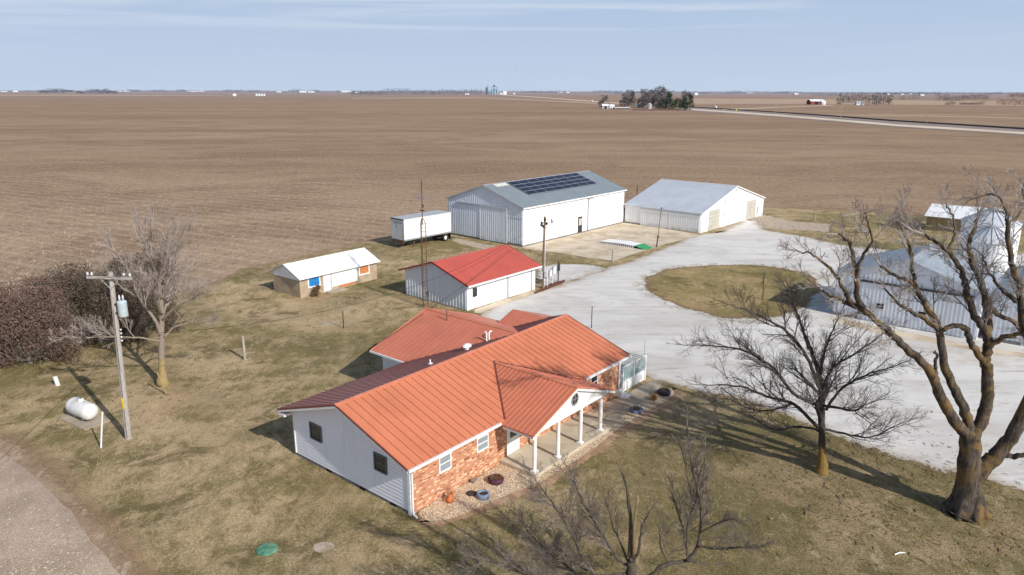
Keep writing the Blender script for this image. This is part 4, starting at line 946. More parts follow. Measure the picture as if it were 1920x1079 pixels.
for s, y in ((0, .02), (1, TW - .62)):
    for q in (0, 1):
        yy = y + q * .31; mb = MB(); cx, cz = TL - 1.0, .5; k = 24
        prof = [(.28, yy), (.46, yy), (.5, yy + .05), (.5, yy + .24), (.46, yy + .28), (.28, yy + .28)]
        for r, y_ in prof:
            for j in range(k): mb.v.append((cx + r * cos(2 * pi * j / k), y_, cz + r * sin(2 * pi * j / k)))
        for i in range(5):
            for j in range(k): mb.f.append((i * k + j, i * k + (j + 1) % k, (i + 1) * k + (j + 1) % k, (i + 1) * k + j)); mb.mi.append(0)
        w = mb.build('wheel', 'rubber', tr, True)
        mb = MB(); mb.cyl((cx, yy + .06, cz), (cx, yy + .2, cz), .285, k=20); mb.cyl((cx, yy + .02, cz), (cx, yy + .06, cz), .1, k=12); mb.build('rim', 'white', w)
mb = MB(); mb.box(TL - 2.2, TL - .05, .4, TW - .4, .45, .6); mb.box(TL - .12, TL - .05, .05, .75, .15, T0 - .1); mb.box(TL - .12, TL - .05, TW - .75, TW - .05, .15, T0 - .1); mb.build('mudflap', 'rubber', tr)

# ================================================================== WHITE RAMP
rp = thing('white_loading_ramp', at(1118, 456), 0, 'long low white slotted ramp with a green end lying on the concrete pad', 'ramp')
A = at(1118, 456); Bp = at(1207, 469.5); dv = (Bp - A); LN = dv.length; rp.rotation_euler = (0, 0, math.atan2(dv.y, dv.x))
prof = [(0, .08), (.8, .36), (LN * .55, .46), (LN - 1.4, .40)]; W2 = 2.1
mb = MB(); 
for i in range(3): mb.slab([(prof[i][0], 0, prof[i][1]), (prof[i + 1][0], 0, prof[i + 1][1]), (prof[i + 1][0], W2, prof[i + 1][1]), (prof[i][0], W2, prof[i][1])], .07)
mb.build('deck', 'ramp_white', rp)
mb = MB(); mb.slab([(LN - 1.399, 0, .40), (LN + .25, 0, .03), (LN + .25, W2, .03), (LN - 1.399, W2, .40)], .03)
for i in range(6): mb.box(LN - 1.2 + i * .25, LN - 1.15 + i * .25, .05, W2 - .05, .33 - i * .053, .375 - i * .053)
mb.build('end_flap', 'green', rp)
mb = MB()
for s in (0, W2 - .06): 
    mb.box(.3, LN - .9, s, s + .06, .0, .06)
    for i in range(17):
        x = .55 + i * (LN - 2.2) / 16; mb.box(x - .06, x + .06, s, s + .06, .06, .31)
mb.build('side_frame', 'ramp_white', rp)
mb = MB(); mb.box(.6, LN - 1.2, .09, W2 - .12, .03, .28); mb.build('underside', 'dark', rp)

# ================================================================== PROPANE TANK
a_ = at(157, 786)
pt = thing('propane_tank', (a_.x, a_.y, 0), -33, 'white oval propane tank on a concrete slab beside the tall utility pole', 'propane tank')
mb = MB(); prof = []; r = .53; Lh = .85
for i in range(9): t = pi / 2 * i / 8; prof.append((-Lh - r * .8 * cos(t), r * sin(t)))
prof += [(-x, q) for x, q in reversed(prof)]; k = 26
for x, q in prof:
    for j in range(k): mb.v.append((x, max(q, .002) * cos(2 * pi * j / k), .72 + max(q, .002) * sin(2 * pi * j / k)))
for i in range(len(prof) - 1):
    for j in range(k): mb.f.append((i * k + j, i * k + (j + 1) % k, (i + 1) * k + (j + 1) % k, (i + 1) * k + j)); mb.mi.append(0)
tk = mb.build('tank', 'tank', pt, True)
mb = MB(); mb.lathe([(.19, 1.18), (.19, 1.32), (.15, 1.38), (.05, 1.4)], (0, 0, 0), 16); mb.build('dome', 'tank', tk, True)
mb = MB(); mb.box(-.05, .05, -.03, .03, 1.38, 1.43)
for x in (-.35, .35): mb.tube([(x - .06, 0, 1.2), (x - .06, 0, 1.28), (x + .06, 0, 1.28), (x + .06, 0, 1.2)], .014, 5)
mb.build('valve', 'darkmetal', tk)
for x in (-.45, .45):
    mb = MB(); mb.box(x - .05, x + .05, -.32, .32, .1, .34); mb.build('foot', 'gal', pt)
mb = MB(); mb.box(-1.3, 1.75, -.85, .75, 0, .09); mb.build('base_slab', 'walk', pt)
# ================================================================== POLES
def crossarm_pole(loc, h, lean, label):
    t = thing('utility_pole', loc, 0, label, 'utility pole'); top = Vector((lean[0], lean[1], h))
    mb = MB(); pts = [(0, 0, -.1)] + [top * (i / 6) for i in range(1, 7)]; mb.tube(pts, [.19, .18, .17, .16, .15, .14, .13], 12); mb.build('pole', 'pole', t)
    return t, top
lp, top = crossarm_pole(at(241, 823), 10.2, (.38, 0), 'tall grey wooden utility pole with a crossarm and transformer beside the propane tank')
az = radians(-6)
ux = Vector((cos(az), sin(az), 0)); cz_ = top - Vector((0, 0, .28)); arm = 1.32
mb = MB(); a, b = cz_ - ux * arm, cz_ + ux * arm; pv = Vector((ux.y, -ux.x, 0)) * .2
for off in (1,):
    c0, c1 = a + pv, b + pv; hw = Vector((-ux.y, ux.x, 0)) * .055; hh = Vector((0, 0, .07))
    mb.hexa([c0 - hw - hh, c1 - hw - hh, c1 + hw - hh, c0 + hw - hh], [c0 - hw + hh, c1 - hw + hh, c1 + hw + hh, c0 + hw + hh])
ca = mb.build('crossarm', 'pole', lp)
mb = MB(); mb.tube([cz_ + pv - ux * .6, top + pv * .8 - Vector((0, 0, .95))], .02, 5); mb.tube([cz_ + pv + ux * .6, top + pv * .8 - Vector((0, 0, .95))], .02, 5); mb.build('brace', 'gal', lp)
for s in (-1.25, -1.0, .9, 1.25):
    q = cz_ + pv + ux * s; mb = MB(); mb.lathe([(.03, 0.07), (.03, .14), (.07, .15), (.08, .2), (.04, .23), (.06, .25), (.03, .3)], q, 10); mb.build('insulator', 'ceramic', ca, True)
q = top * .795 + Vector((.52, -.12, 0))
mb = MB(); mb.lathe([(.24, -.45), (.26, -.42), (.26, .38), (.27, .42), (.2, .47), (.05, .48)], q, 18); tf_ = mb.build('transformer', 'transf', lp, True)
mb = MB()
for dx in (-.1, .1): mb.lathe([(.05, .45), (.05, .6), (.07, .63), (.04, .68), (.06, .72), (.02, .8)], q + Vector((dx, 0, 0)), 8)
mb.build('bushing', 'ceramic', tf_, True)
mb = MB(); mb.box(q.x - .4, q.x - .24, q.y - .05, q.y + .05, q.z - .3, q.z - .2); mb.box(q.x - .4, q.x - .24, q.y - .05, q.y + .05, q.z + .2, q.z + .3); mb.build('bracket', 'darkmetal', tf_)
for i in range(4):
    z = 6.85 - i * .22; mb = MB(); mb.lathe([(.04, -.05), (.06, 0), (.04, .05)], (z / 10.2 * .38 + .28, -.1, z), 8); mb.tube([(z / 10.2 * .38 + .08, -.05, z), (z / 10.2 * .38 + .3, -.1, z)], .014, 4); mb.build('rack_spool', 'ceramic', lp, True)
mb = MB(); mb.tube([(.02, -.19, .1), (.30, -.15, 8)], .012, 4); mb.build('ground_wire', 'wire', lp)
mb = MB(); mb.box(.04, .16, -.22, -.19, 2.0, 2.7); mb.build('marker', 'yellow', lp)
LP = Vector(at(241, 823)); LTOP = LP + top
# centre pole
CP = at(1018, 541)
cp = thing('utility_pole', CP, 0, 'brown wooden utility pole with a yard light behind the red roofed garage', 'utility pole')
mb = MB(); mb.tube([(0, 0, -.1), (.04, 0, 3.5), (.1, 0, 7.6)], [.16, .14, .11], 10); mb.build('pole', 'pole2', cp)
mb = MB(); mb.tube([(.1, 0, 7.25), (.4, -.1, 7.45), (.8, -.2, 7.4)], .025, 6); mb.build('lamp_arm', 'gal', cp)
mb = MB(); mb.lathe([(.06, .25), (.13, .2), (.17, .02), (.12, -.12), (.06, -.2)], (.85, -.2, 7.15), 12); mb.build('yard_light', 'gal', cp, True)
for dx, z in ((-.28, 6.95), (-.34, 6.75), (.22, 6.9), (.05, 7.3), (-.15, 6.6)):
    mb = MB(); mb.tube([(.08, 0, z), (dx + .06, -.1, z)], .02, 4); mb.lathe([(.08, -.14), (.12, 0), (.08, .14), (.02, .16)], (dx + .08, -.1, z), 8); mb.build('insulator', 'darkmetal', cp, True)
mb = MB(); mb.cyl((.15, -.1, 0.2), (.17, -.1, 6.3), .03, k=6); mb.build('conduit', 'white', cp)
mb = MB(); mb.box(-.3, -.05, -.3, -.15, 1.1, 1.9); mb.box(.1, .3, -.3, -.15, 1.3, 1.8); mb.build('meter_box', 'gal', cp)
CTOP = CP + Vector((.1, 0, 7.2))
# electrical panel rack
pr_ = at(1025, 538); pr2 = at(1046, 527.5); dvv = pr2 - pr_; yw = math.degrees(math.atan2(dvv.y, dvv.x)); LN2 = dvv.length
er = thing('electrical_panel_rack', pr_, yw, 'rack of grey electrical boxes on white posts beside the yard pole', 'electrical panel')
for x in (.1, LN2 * .5, LN2 - .1):
    mb = MB(); mb.cyl((x, 0, 0), (x, 0, 1.9), .04, k=6); mb.build('post', 'white', er)
for x0, x1, z0, z1 in ((.2, .85, 1.0, 1.75), (1.05, 1.75, 1.05, 1.95)):
    mb = MB(); mb.box(x0, x1, -.22, -.05, z0, z1); bx = mb.build('cabinet', 'gal', er); mb = MB(); mb.box(x0 + .06, x1 - .06, -.235, -.221, z0 + .06, z1 - .06); mb.build('cabinet_door', 'farwhite', bx)
mb = MB(); mb.box(LN2 - .35, LN2 + .1, -.2, -.05, 1.2, 1.9); mb.cyl((LN2 - .2, -.15, 0), (LN2 - .2, -.15, 2.0), .05, k=6); mb.lathe([(.09, 2.0), (.09, 2.2), (.04, 2.26)], (LN2 - .2, -.15, 0), 10); mb.build('meter', 'darkmetal', er)
# antenna tower
AT = at(797, 577)
an = thing('antenna_tower', AT, 0, 'tall thin rusty lattice antenna tower with a television aerial behind the brick house', 'antenna tower')
mb = MB(); hT = 8.6; legs = [Vector((.29 * cos(t), .29 * sin(t), 0)) for t in (.3, .3 + 2.094, .3 + 4.189)]
for l in legs: mb.tube([l, l + Vector((0, 0, hT - .5)), l * .25 + Vector((0, 0, hT))], .034, 5)
nz = 22
for i in range(nz):
    z0, z1 = i * (hT - .5) / nz, (i + 1) * (hT - .5) / nz
    for j in range(3):
        a, b = legs[j], legs[(j + 1) % 3]
        mb.tube([a + Vector((0, 0, z0)), b + Vector((0, 0, z1))], .009, 3); mb.tube([a + Vector((0, 0, z1)), b + Vector((0, 0, z1))], .007, 3)
mb.build('lattice', 'iron', an)
mb = MB(); mb.tube([(0, 0, hT - .6), (.02, 0, 12.2)], .045, 6); mb.build('mast', 'iron', an)
mb = MB(); z = 10.7; e = Vector((cos(.5), sin(.5), 0)); pe = Vector((-e.y, e.x, 0))
for zz_ in (10.45, 10.8): mb.tube([Vector((0, 0, zz_)) - pe * 1.0, Vector((0, 0, zz_)) + pe * 1.0], .02, 4)
for i in range(9):
    w = .95 - i * .07; q = Vector((0, 0, 10.8 if i % 2 else 10.45)) + pe * (-1 + i * .25)
    mb.tube([q - e * w, q + e * w], .02, 3)
mb.build('aerial', 'alu', an)
mb = MB(); mb.tube([(0, 0, 9.6), (.15, 0, 9.75), (.0, 0, 9.9)], .06, 6); mb.box(-.2, .2, -.08, .08, 9.3, 9.4); mb.build('rotor', 'darkmetal', an)
mb = MB()
for i in range(9): mb.tube([(-.09, 0, 11.0 + i * .11), (.09, 0, 11.08 + i * .11)], .012, 3)
mb.build('whip_coil', 'iron', an)
# thin pole with light
q = at(1231, 463.5)
th = thing('light_pole', q, 0, 'slim dark pole with a thicker lower half at the corner of the concrete pad', 'pole'); mb = MB(); mb.tube([(0, 0, 0), (.12, 0, 1.5)], [.09, .07], 8); mb.tube([(.12, 0, 1.4), (.35, 0, 5.2)], .035, 6); mb.build('pole', 'darkmetal', th); mb = MB(); mb.box(.02, .24, -.1, .06, 1.2, 1.55); mb.build('box', 'iron', th)
mb = MB(); mb.tube([(.35, 0, 5.15), (.7, 0, 5.2)], .025, 5); mb.lathe([(.05, 5.3), (.09, 5.2), (.05, 5.12)], (.35, 0, 0), 8); mb.build('lamp_head', 'darkmetal', th)
q = at(1574, 522); th = thing('light_pole', q, 0, 'slim pole with a small dark lamp head at the left corner of the grey barn', 'pole'); mb = MB(); mb.tube([(0, 0, 0), (.1, 0, 3.1)], .03, 6); mb.build('pole', 'gal', th); mb = MB(); mb.lathe([(.04, -.1), (.13, 0), (.1, .1), (.03, .14)], (.1, 0, 3.15), 10); mb.build('lamp_head', 'darkmetal', th)
def post(pxy, h, r, mat, label, lean=(0, 0), cat='post', name='fence_post', k=8, cap=True):
    t = thing(name, at(*pxy), 0, label, cat); mb = MB(); mb.tube([(0, 0, -.05), (lean[0] * .5, lean[1] * .5, h * .5), (lean[0], lean[1], h)], [r, r * .97, r * .9], k); mb.build('shaft', mat, t)
    if cap: mb = MB(); mb.tube([(lean[0], lean[1], h), (lean[0] * 1.01, lean[1], h + .04)], [r * 1.15, r * .7], k); mb.build('cap', mat, t)
    return t
post((459.5, 675), 1.9, .10, 'pole', 'weathered wooden post alone on the left lawn')
post((644.5, 616.5), 1.6, .045, 'darkmetal', 'thin dark post on the lawn behind the house left wing')
post((189, 841), 2.25, .05, 'white', 'thin white pole leaning beside the propane tank', (.42, .0))
post((109, 723), .62, .15, 'white', 'short stubby white pipe standing on the lawn near the brown cedars', (-.12, 0), 'vent pipe', 'vent_pipe')
post((313, 741), 1.6, .055, 'bark_pale', 'dead leaning branch propped against the foot of the bare left tree', (-.52, .1), 'branch', 'leaning_branch')
t = post((1109, 616), 2.0, .04, 'darkmetal', 'dark thin post at the driveway edge behind the house ridge')
t = post((1207, 690), 2.2, .03, 'gal', 'thin grey flag pole rising beyond the side deck')
post((1148.5, 492), 1.5, .13, 'pole', 'thick grey post at the near corner of the concrete pad')
post((1194.5, 366), 1.9, .1, 'iron', 'rusty post in the field between the two white barns')
post((1353 + 175, 415), 1.4, .06, 'pole', 'short post on the grass right of the low white barn')
sl = thing('septic_lid', (at(501, 1032).x, at(501, 1032).y, .02), 0, 'round green plastic septic lid in the lawn', 'septic lid'); mb = MB()
mb.lathe([(.47, 0), (.48, .04), (.43, .07), (.1, .085)], (0, 0, 0), 28); mb.build('cover', 'lid', sl)
mb = MB()
for j in range(8): t = 2 * pi * j / 8; roof_rib(mb, (.1 * cos(t), .1 * sin(t), .08), (.41 * cos(t), .41 * sin(t), .066), .02, .02)
mb.build('rib', 'lid', sl)
# wires
def wire(a, b, sag, label, r=.013, name='power_line'):
    a, b = Vector(a), Vector(b); mb = MB(); n = 24
    pts = [a.lerp(b, i / n) - Vector((0, 0, sag * 4 * (i / n) * (1 - i / n))) for i in range(n + 1)]
    mb.tube(pts, r, 4); o = mb.build(name, 'wire'); tag(o, label, 'wire'); return o
la = LTOP - Vector((0, 0, .1)) + pv
wire(la - ux * 1.2, la - ux * 1.2 + Vector((-60, -13, 0)), 1.0, 'power line running off left from the outer insulator of the tall pole', .014)
wire(la + ux * 1.2, la + ux * 1.2 + Vector((-60, -13, 0)), 1.0, 'power line running off left from the inner insulator of the tall pole', .014)
wire(LP + Vector((.3, 0, 8.0)), at(-60, 740), 0.1, 'upper guy wire falling left from the tall pole', .012, 'guy_wire')
wire(LP + Vector((.26, 0, 5.9)), at(-80, 935), 0.1, 'lower guy wire falling left from the tall pole', .012, 'guy_wire')
wire(LP + Vector((.3, 0, 6.5)), CTOP + Vector((-.3, -.1, -.1)), 2.6, 'service cable strung over the lawn between the two utility poles', .015)
wire(CTOP + Vector((-.3, 0, -.5)), hloc(8.5, 11.5, 4.2), .35, 'cable from the yard pole over the red roof to the brick house', .014)
wire(CTOP + Vector((.1, 0, -.4)), Vector((10.5, 104.9, 5.2)), .5, 'cable from the yard pole to the big barn wall', .012)

# ================================================================== TREES
def catmull(P, n=5):
    out = []; Q = [P[0]] + list(P) + [P[-1]]
    for i in range(1, len(Q) - 2):
        for k in range(n):
            t = k / n; a, b, c, d = Q[i - 1], Q[i], Q[i + 1], Q[i + 2]
            out.append(tuple(.5 * (2 * b[j] + (-a[j] + c[j]) * t + (2 * a[j] - 5 * b[j] + 4 * c[j] - d[j]) * t * t + (-a[j] + 3 * b[j] - 3 * c[j] + d[j]) * t ** 3) for j in range(4)))
    out.append(tuple(P[-1])); return out
class Tree:
    def __init__(s, seed, gnarl=.28, up=.12, twig=1.0, tip=.0085):
        s.tip = tip; s.c0 = None
        s.r = random.Random(seed); s.trunk = MB(); s.crown = MB(); s.gnarl = gnarl; s.up = up; s.twig = twig; s.count = 0
    def limb(s, P, n=5, k=9, spawn=True, start=.35, dens=1.0, L=2.0, jit=.03, levels=3, minr=.012):
        """P: list of (x,y,z,radius); a hand-placed limb, then its side branches"""
        if s.c0 is None: s.c0 = Vector(P[0][:3]) + Vector((0, 0, 3))
        C = catmull(P, n); pts = []; rad = []
        for i, c in enumerate(C):
            j = jit if 0 < i < len(C) - 1 else 0
            pts.append(Vector(c[:3]) + Vector([s.r.uniform(-1, 1) for _ in range(3)]) * j); rad.append(max(minr, c[3] * (1 + (.07 * s.r.uniform(-1, 1) if c[3] > .05 else 0))))
        s.trunk.tube(pts, rad, k)
        if not spawn: return
        tot = 0; acc = 0
        ln = sum((pts[i + 1] - pts[i]).length for i in range(len(pts) - 1))
        for i in range(1, len(pts)):
            seg = pts[i] - pts[i - 1]; tot += seg.length; acc += seg.length * dens
            if tot / ln < start: acc = 0; continue
            while acc > .45:
                acc -= .45; d = seg.normalized()
                dd = s.side(d, s.r.uniform(.45, 1.0)); cv = pts[i] - s.c0; cv.z *= .4; dd = dd + cv.normalized() * .45; dd.z += s.up; dd.normalize()
                l = L * s.r.uniform(.5, 1.1) * (1.15 - .45 * tot / ln)
                s.branch(pts[i - 1].lerp(pts[i], s.r.random()), dd, l, max(s.tip * 2, min(rad[i] * .6, .014 + l * .016)), levels)
        s.branch(pts[-1], (pts[-1] - pts[-2]).normalized(), L * .7, rad[-1] * .9, levels)
    def side(s, d, ang):
        o = d.orthogonal().normalized(); q = o.cross(d); t = s.r.uniform(0, 2 * pi); ax = o * cos(t) + q * sin(t)
        return (d * cos(ang) + ax * sin(ang)).normalized()
    def branch(s, p, d, L, r, lev):
        if L < .12: return
        n = 5 if lev > 1 else (4 if lev == 1 else 3); pts = [p.copy()]; rad = [r]; tp = max(s.tip, r * .35) if lev else s.tip * .75
        for i in range(n):
            d = d + Vector([s.r.uniform(-1, 1) for _ in range(3)]) * s.gnarl * (.8 if lev > 1 else .5); d.z += s.up * .35; d.normalize()
            p = p + d * (L / n); pts.append(p.copy()); rad.append(r + (tp - r) * (i + 1) / n)
        k = 5 if r > .03 else (4 if r > .015 else 3)
        (s.trunk if r > .05 else s.crown).tube(pts, rad, k, False); s.count += 1
        if lev <= 0: return
        m = int(round((2.2 + L * 2.7) * s.twig)) if lev > 1 else int(round((1.5 + L * 4.2) * s.twig))
        for i in range(m):
            t = .12 + .86 * (i + s.r.random()) / m; f = t * n; a = min(int(f), n - 1); q = pts[a].lerp(pts[a + 1], f - a)
            dd = (pts[a + 1] - pts[a]).normalized(); e = s.side(dd, s.r.uniform(.4, .85))
            s.branch(q, e, L * (.82 - .42 * t) * s.r.uniform(.65, 1.0), max(s.tip, rad[a] * .6), lev - 1)
    def build(s, name, loc, label, bark, twig, cat='tree', group=None):
        t = thing(name, loc, 0, label, cat, group); iv = -Vector(loc)
        for mb in (s.trunk, s.crown): mb.v = [(a + iv.x, b + iv.y, c + iv.z) for a, b, c in mb.v]
        s.trunk.build('trunk', bark, t, True); s.crown.build('crown', twig, t); return t
def pl(pts, Y, dep, widths, scale):
    """limb from survey pixels: depth runs from Y to Y+dep, widths in pixels"""
    out = []; n = len(pts)
    for i, (x, y) in enumerate(pts):
        t = i / max(1, n - 1); yy = Y + (dep * t if not hasattr(dep, '__len__') else dep[0] + (dep[1] - dep[0]) * t)
        p = atY(x, y, yy); w = widths[0] + (widths[1] - widths[0]) * t; out.append((p.x, p.y, p.z, w * .78 / 2 / scale))
    return out
# ---- the big old tree on the right
bY = at(1810, 962).y
T = Tree(11, .24, .05, .95, .0072); sc = 37.0
tb = at(1810, 962)
T.limb([(tb.x - .05, tb.y, -.15, 1.05), (tb.x, tb.y, .3, .80), *pl([(1813, 915), (1818, 865), (1820, 812)], bY, 0, (54, 42), sc)], 5, 16, False, jit=.03)
for j in range(7):   # root flare
    t = j * .9 + .3; T.trunk.tube([(tb.x + 1.15 * cos(t), tb.y + 1.0 * sin(t), -.12), (tb.x + .72 * cos(t), tb.y + .65 * sin(t), .22), (tb.x + .4 * cos(t), tb.y + .4 * sin(t), 1.1)], [.14, .26, .22], 8)
big = [
 ([(1822, 905), (1850, 870), (1876, 848), (1905, 800), (1935, 745), (1985, 660), (2040, 560), (2070, 470)], -.3, (46, 14), 2.4, .45),
 ([(1876, 850), (1900, 856), (1925, 851), (1960, 840)], -.8, (16, 8), 1.2, .4),
 ([(1818, 815), (1797, 800), (1772, 763), (1754, 717), (1736, 686), (1689, 644), (1663, 618), (1620, 583), (1594, 570), (1565, 557), (1542, 544)], -1.6, (30, 5), 1.9, .55),
 ([(1757, 725), (1755, 700), (1753, 683), (1756, 664), (1750, 660)], -.2, (11, 5), .3, .9),
 ([(1625, 588), (1607, 556), (1605, 512), (1597, 469), (1588, 450), (1570, 440)], -1.9, (14, 4), 1.7, .35),
 ([(1606, 520), (1612, 492), (1623, 473), (1635, 453), (1630, 421), (1623, 400)], -1.2, (9, 3), 1.5, .3),
 ([(1600, 574), (1588, 555), (1581, 538), (1558, 505), (1526, 479), (1495, 471)], -2.6, (11, 3), 1.6, .3),
 ([(1819, 812), (1810, 775), (1793, 738), (1772, 691), (1765, 640), (1759, 612), (1746, 589), (1727, 557), (1708, 531), (1675, 515), (1650, 498)], 1.4, (26, 5), 1.9, .5),
 ([(1762, 622), (1735, 600), (1714, 588), (1695, 576), (1682, 567), (1656, 541)], -1.2, (13, 4), 1.2, .35),
 ([(1730, 562), (1718, 540), (1711, 512), (1708, 476), (1695, 437), (1690, 410)], 2.0, (13, 4), 2.0, .3),
 ([(1824, 815), (1840, 790), (1853, 748), (1852, 710), (1847, 675), (1853, 654), (1850, 622), (1824, 586), (1811, 541), (1802, 505), (1776, 469), (1753, 453), (1733, 440)], .6, (32, 6), 2.1, .45),
 ([(1849, 690), (1834, 664), (1818, 641), (1813, 622), (1806, 613), (1792, 612), (1769, 619)], -.5, (17, 11), .5, .85),
 ([(1852, 640), (1852, 590), (1844, 541), (1824, 492), (1815, 460), (1830, 420), (1838, 395)], 2.6, (22, 5), 2.1, .3),
 ([(1850, 655), (1875, 636), (1905, 628), (1935, 618), (1975, 600)], -1.4, (15, 7), 1.6, .3),
 ([(1945, 725), (1935, 660), (1918, 600), (1912, 550), (1896, 492), (1889, 427), (1886, 395), (1870, 369), (1850, 366)], 1.8, (22, 4), 1.9, .3),
 ([(1887, 420), (1905, 410), (1918, 385), (1919, 350), (1912, 335)], 2.2, (7, 3), 1.0, .4),
 ([(1908, 565), (1888, 552), (1866, 528), (1850, 505), (1842, 480)], 1.0, (12, 4), 1.6, .3),
 ([(1846, 560), (1870, 590), (1900, 605), (1930, 640)], 2.2, (13, 9), 1.3, .3),
 ([(1985, 660), (1960, 600), (1950, 540), (1965, 480), (1950, 420)], -2.0, (18, 5), 2.2, .3),
 ([(1776, 469), (1790, 440), (1788, 410), (1775, 385)], 1.0, (7, 3), 1.4, .2),
]
offs = {}
for pts, dep, wd, L, st in big:
    # start depth follows the limb it leaves: nearest earlier point
    p0_ = pts[0]; y0 = bY
    best = 1e9
    for (qx, qy), yy in offs.items():
        d2 = (qx - p0_[0]) ** 2 + (qy - p0_[1]) ** 2
        if d2 < best: best, y0 = d2, yy
    if best > 3600: y0 = bY
    P = pl(pts, y0, dep, (wd[0] * .9, wd[1] * .9), sc)
    for i, q in enumerate(pts): offs[q] = y0 + dep * i / (len(pts) - 1)
    T.limb(P, 5, 10, True, st, .95, L * 1.02, .05, 3)
T.build('bare_tree', (tb.x, tb.y, 0), 'huge old bare tree with orange lichen on its thick forked trunk, right of the lawn', 'bark_big', 'twig_big')
print('big twigs', T.count)
# ---- dark spreading tree beside the drive
mY = at(1540, 886).y; tb = at(1540, 886); T = Tree(23, .17, .10, .9, .0046); sc = 33.0
T.limb([(tb.x, tb.y, -.1, .42), (tb.x, tb.y, .4, .30), *pl([(1541, 845), (1541, 800), (1540, 760), (1539, 727), (1532, 690), (1520, 655), (1506, 620), (1496, 590)], mY, .2, (17, 4), sc)], 5, 11, True, .42, 1.1, 2.3, .02, 3)
mid = [([(1534, 802), (1487, 758), (1435, 743), (1399, 727), (1345, 722)], -.6, (9, 3)), ([(1539, 763), (1487, 738), (1451, 691), (1389, 655), (1318, 648)], .8, (9, 3)),
 ([(1536, 727), (1513, 670), (1477, 624), (1435, 598), (1388, 578)], -1.2, (9, 3)), ([(1516, 655), (1503, 613), (1482, 560)], .7, (6, 2.5)),
 ([(1544, 727), (1560, 691), (1601, 665), (1640, 638)], 1.0, (7, 2.5)), ([(1549, 769), (1580, 727), (1632, 701), (1668, 690)], -1.0, (7, 2.5)),
 ([(1548, 806), (1591, 815), (1632, 820), (1676, 800)], .4, (6, 2.5)), ([(1539, 701), (1549, 650), (1570, 600)], -.8, (7, 2.5)),
 ([(1541, 790), (1530, 760), (1540, 740), (1530, 720)], -3.6, (8, 2.5)), ([(1541, 770), (1550, 720), (1555, 690)], 3.8, (8, 2.5)), ([(1540, 745), (1500, 700), (1480, 690)], 3.2, (7, 2.5)), ([(1541, 760), (1600, 770), (1620, 760)], -3.2, (7, 2.5)),
 ([(1541, 810), (1500, 800), (1455, 806), (1420, 790)], 1.6, (6, 2.5)), ([(1487, 758), (1440, 770), (1400, 765), (1370, 750)], .6, (5, 2.2))]
for pts, dep, wd in mid: T.limb(pl(pts, mY, dep, wd, sc), 5, 7, True, .2, 1.05, 2.3, .03, 3)
tt = T.build('bare_tree', (tb.x, tb.y, 0), 'dark wide spreading bare tree between the porch and the driveway', 'bark_mid', 'twig_mid')
print('mid', T.count)
# ---- pale tree on the left
lY = at(306, 722).y; tb = at(306, 722); T = Tree(31, .15, .24, .95, .0072); sc = 27.0
T.limb([(tb.x, tb.y, -.1, .5), (tb.x, tb.y, .35, .38), *pl([(304, 695), (303, 666), (303, 620), (303, 574), (297, 532), (286, 486), (282, 450), (286, 420)], lY, .3, (17, 3), sc)], 5, 11, True, .5, 1, 2.0, .02, 3)
lf = [([(302, 628), (290, 600), (262, 560), (243, 515), (215, 470)], -.5, (10, 3)), ([(303, 560), (318, 520), (330, 480), (350, 440)], .6, (7, 2.5)), ([(302, 640), (260, 634), (200, 632), (140, 633)], -1.6, (5, 1.5)), ([(308, 632), (330, 612), (365, 604)], .6, (6, 2)), ([(305, 600), (330, 575), (362, 560), (385, 545)], -1, (6, 2)),
 ([(290, 505), (270, 460), (262, 430)], .9, (6, 2.5)), ([(296, 540), (308, 480), (315, 430)], -1.2, (6, 2.5)), ([(303, 590), (290, 560), (285, 545)], -3.0, (7, 2.5)), ([(303, 600), (315, 560), (322, 530)], 3.0, (7, 2.5)), ([(262, 560), (230, 540), (205, 515)], -.8, (5, 2)), ([(308, 560), (340, 540), (360, 500)], 1.4, (5, 2))]
for pts, dep, wd in lf: T.limb(pl(pts, lY, dep, wd, sc), 5, 7, True, .25, .9, 2.1, .03, 3)
T.build('bare_tree', (tb.x, tb.y, 0), 'tall pale bare tree behind the left utility pole', 'bark_pale', 'twig_pale')
# ---- two trees rising into the foreground from below
fY = 23.0; sc = 55.0
p0_ = atY(1184, 1054, fY); base = Vector((p0_.x - .1, fY, 0)); T = Tree(41, .16, .18, 1.15, .0046)
T.limb([(base.x, base.y, -.1, .3), (base.x, base.y, 1.2, .24), (p0_.x, p0_.y, p0_.z - .6, .2), (p0_.x, p0_.y, p0_.z, .17)], 4, 10, False)
fr = [([(1184, 1054), (1181, 1020), (1183, 979), (1175, 916), (1166, 885)], .2, (14, 5), .25, .7), ([(1186, 1052), (1197, 1035), (1203, 994), (1219, 957)], -.3, (11, 3), .5, .5), ([(1180, 1060), (1160, 1050), (1131, 1003), (1100, 954), (1075, 900)], .6, (9, 3), 1.0, .2),
 ([(1178, 1075), (1110, 1075), (1075, 1007), (1034, 941), (1009, 907)], -.4, (9, 3), 1.1, .3), ([(1170, 1085), (1100, 1090), (1075, 1072), (1025, 1032), (987, 994)], 1.0, (9, 3), 1.2, .35), ([(1172, 1090), (1080, 1110), (1000, 1080), (950, 1060), (915, 1050)], -.8, (8, 3), 1.2, .4),
 ([(1179, 1060), (1165, 1020), (1150, 990), (1140, 950)], 1.6, (7, 3), 1.0, .3), ([(1100, 1070), (1060, 1040), (1040, 1010)], 1.6, (6, 3), 1.1, .2)]
for pts, dep, wd, L, st in fr: T.limb(pl(pts, fY, dep, wd, sc), 5, 7, True, st * .8, 2.2, L * 1.4, .02, 3)
t = T.build('bare_tree', (base.x, base.y, 0), 'small bare tree with a forked broken top rising from the bottom edge of the photo', 'bark_low', 'twig_low')
q0, q1, q2 = atY(1187, 1045, fY - .1), atY(1189, 979, fY - .1), atY(1196, 932, fY - .1)
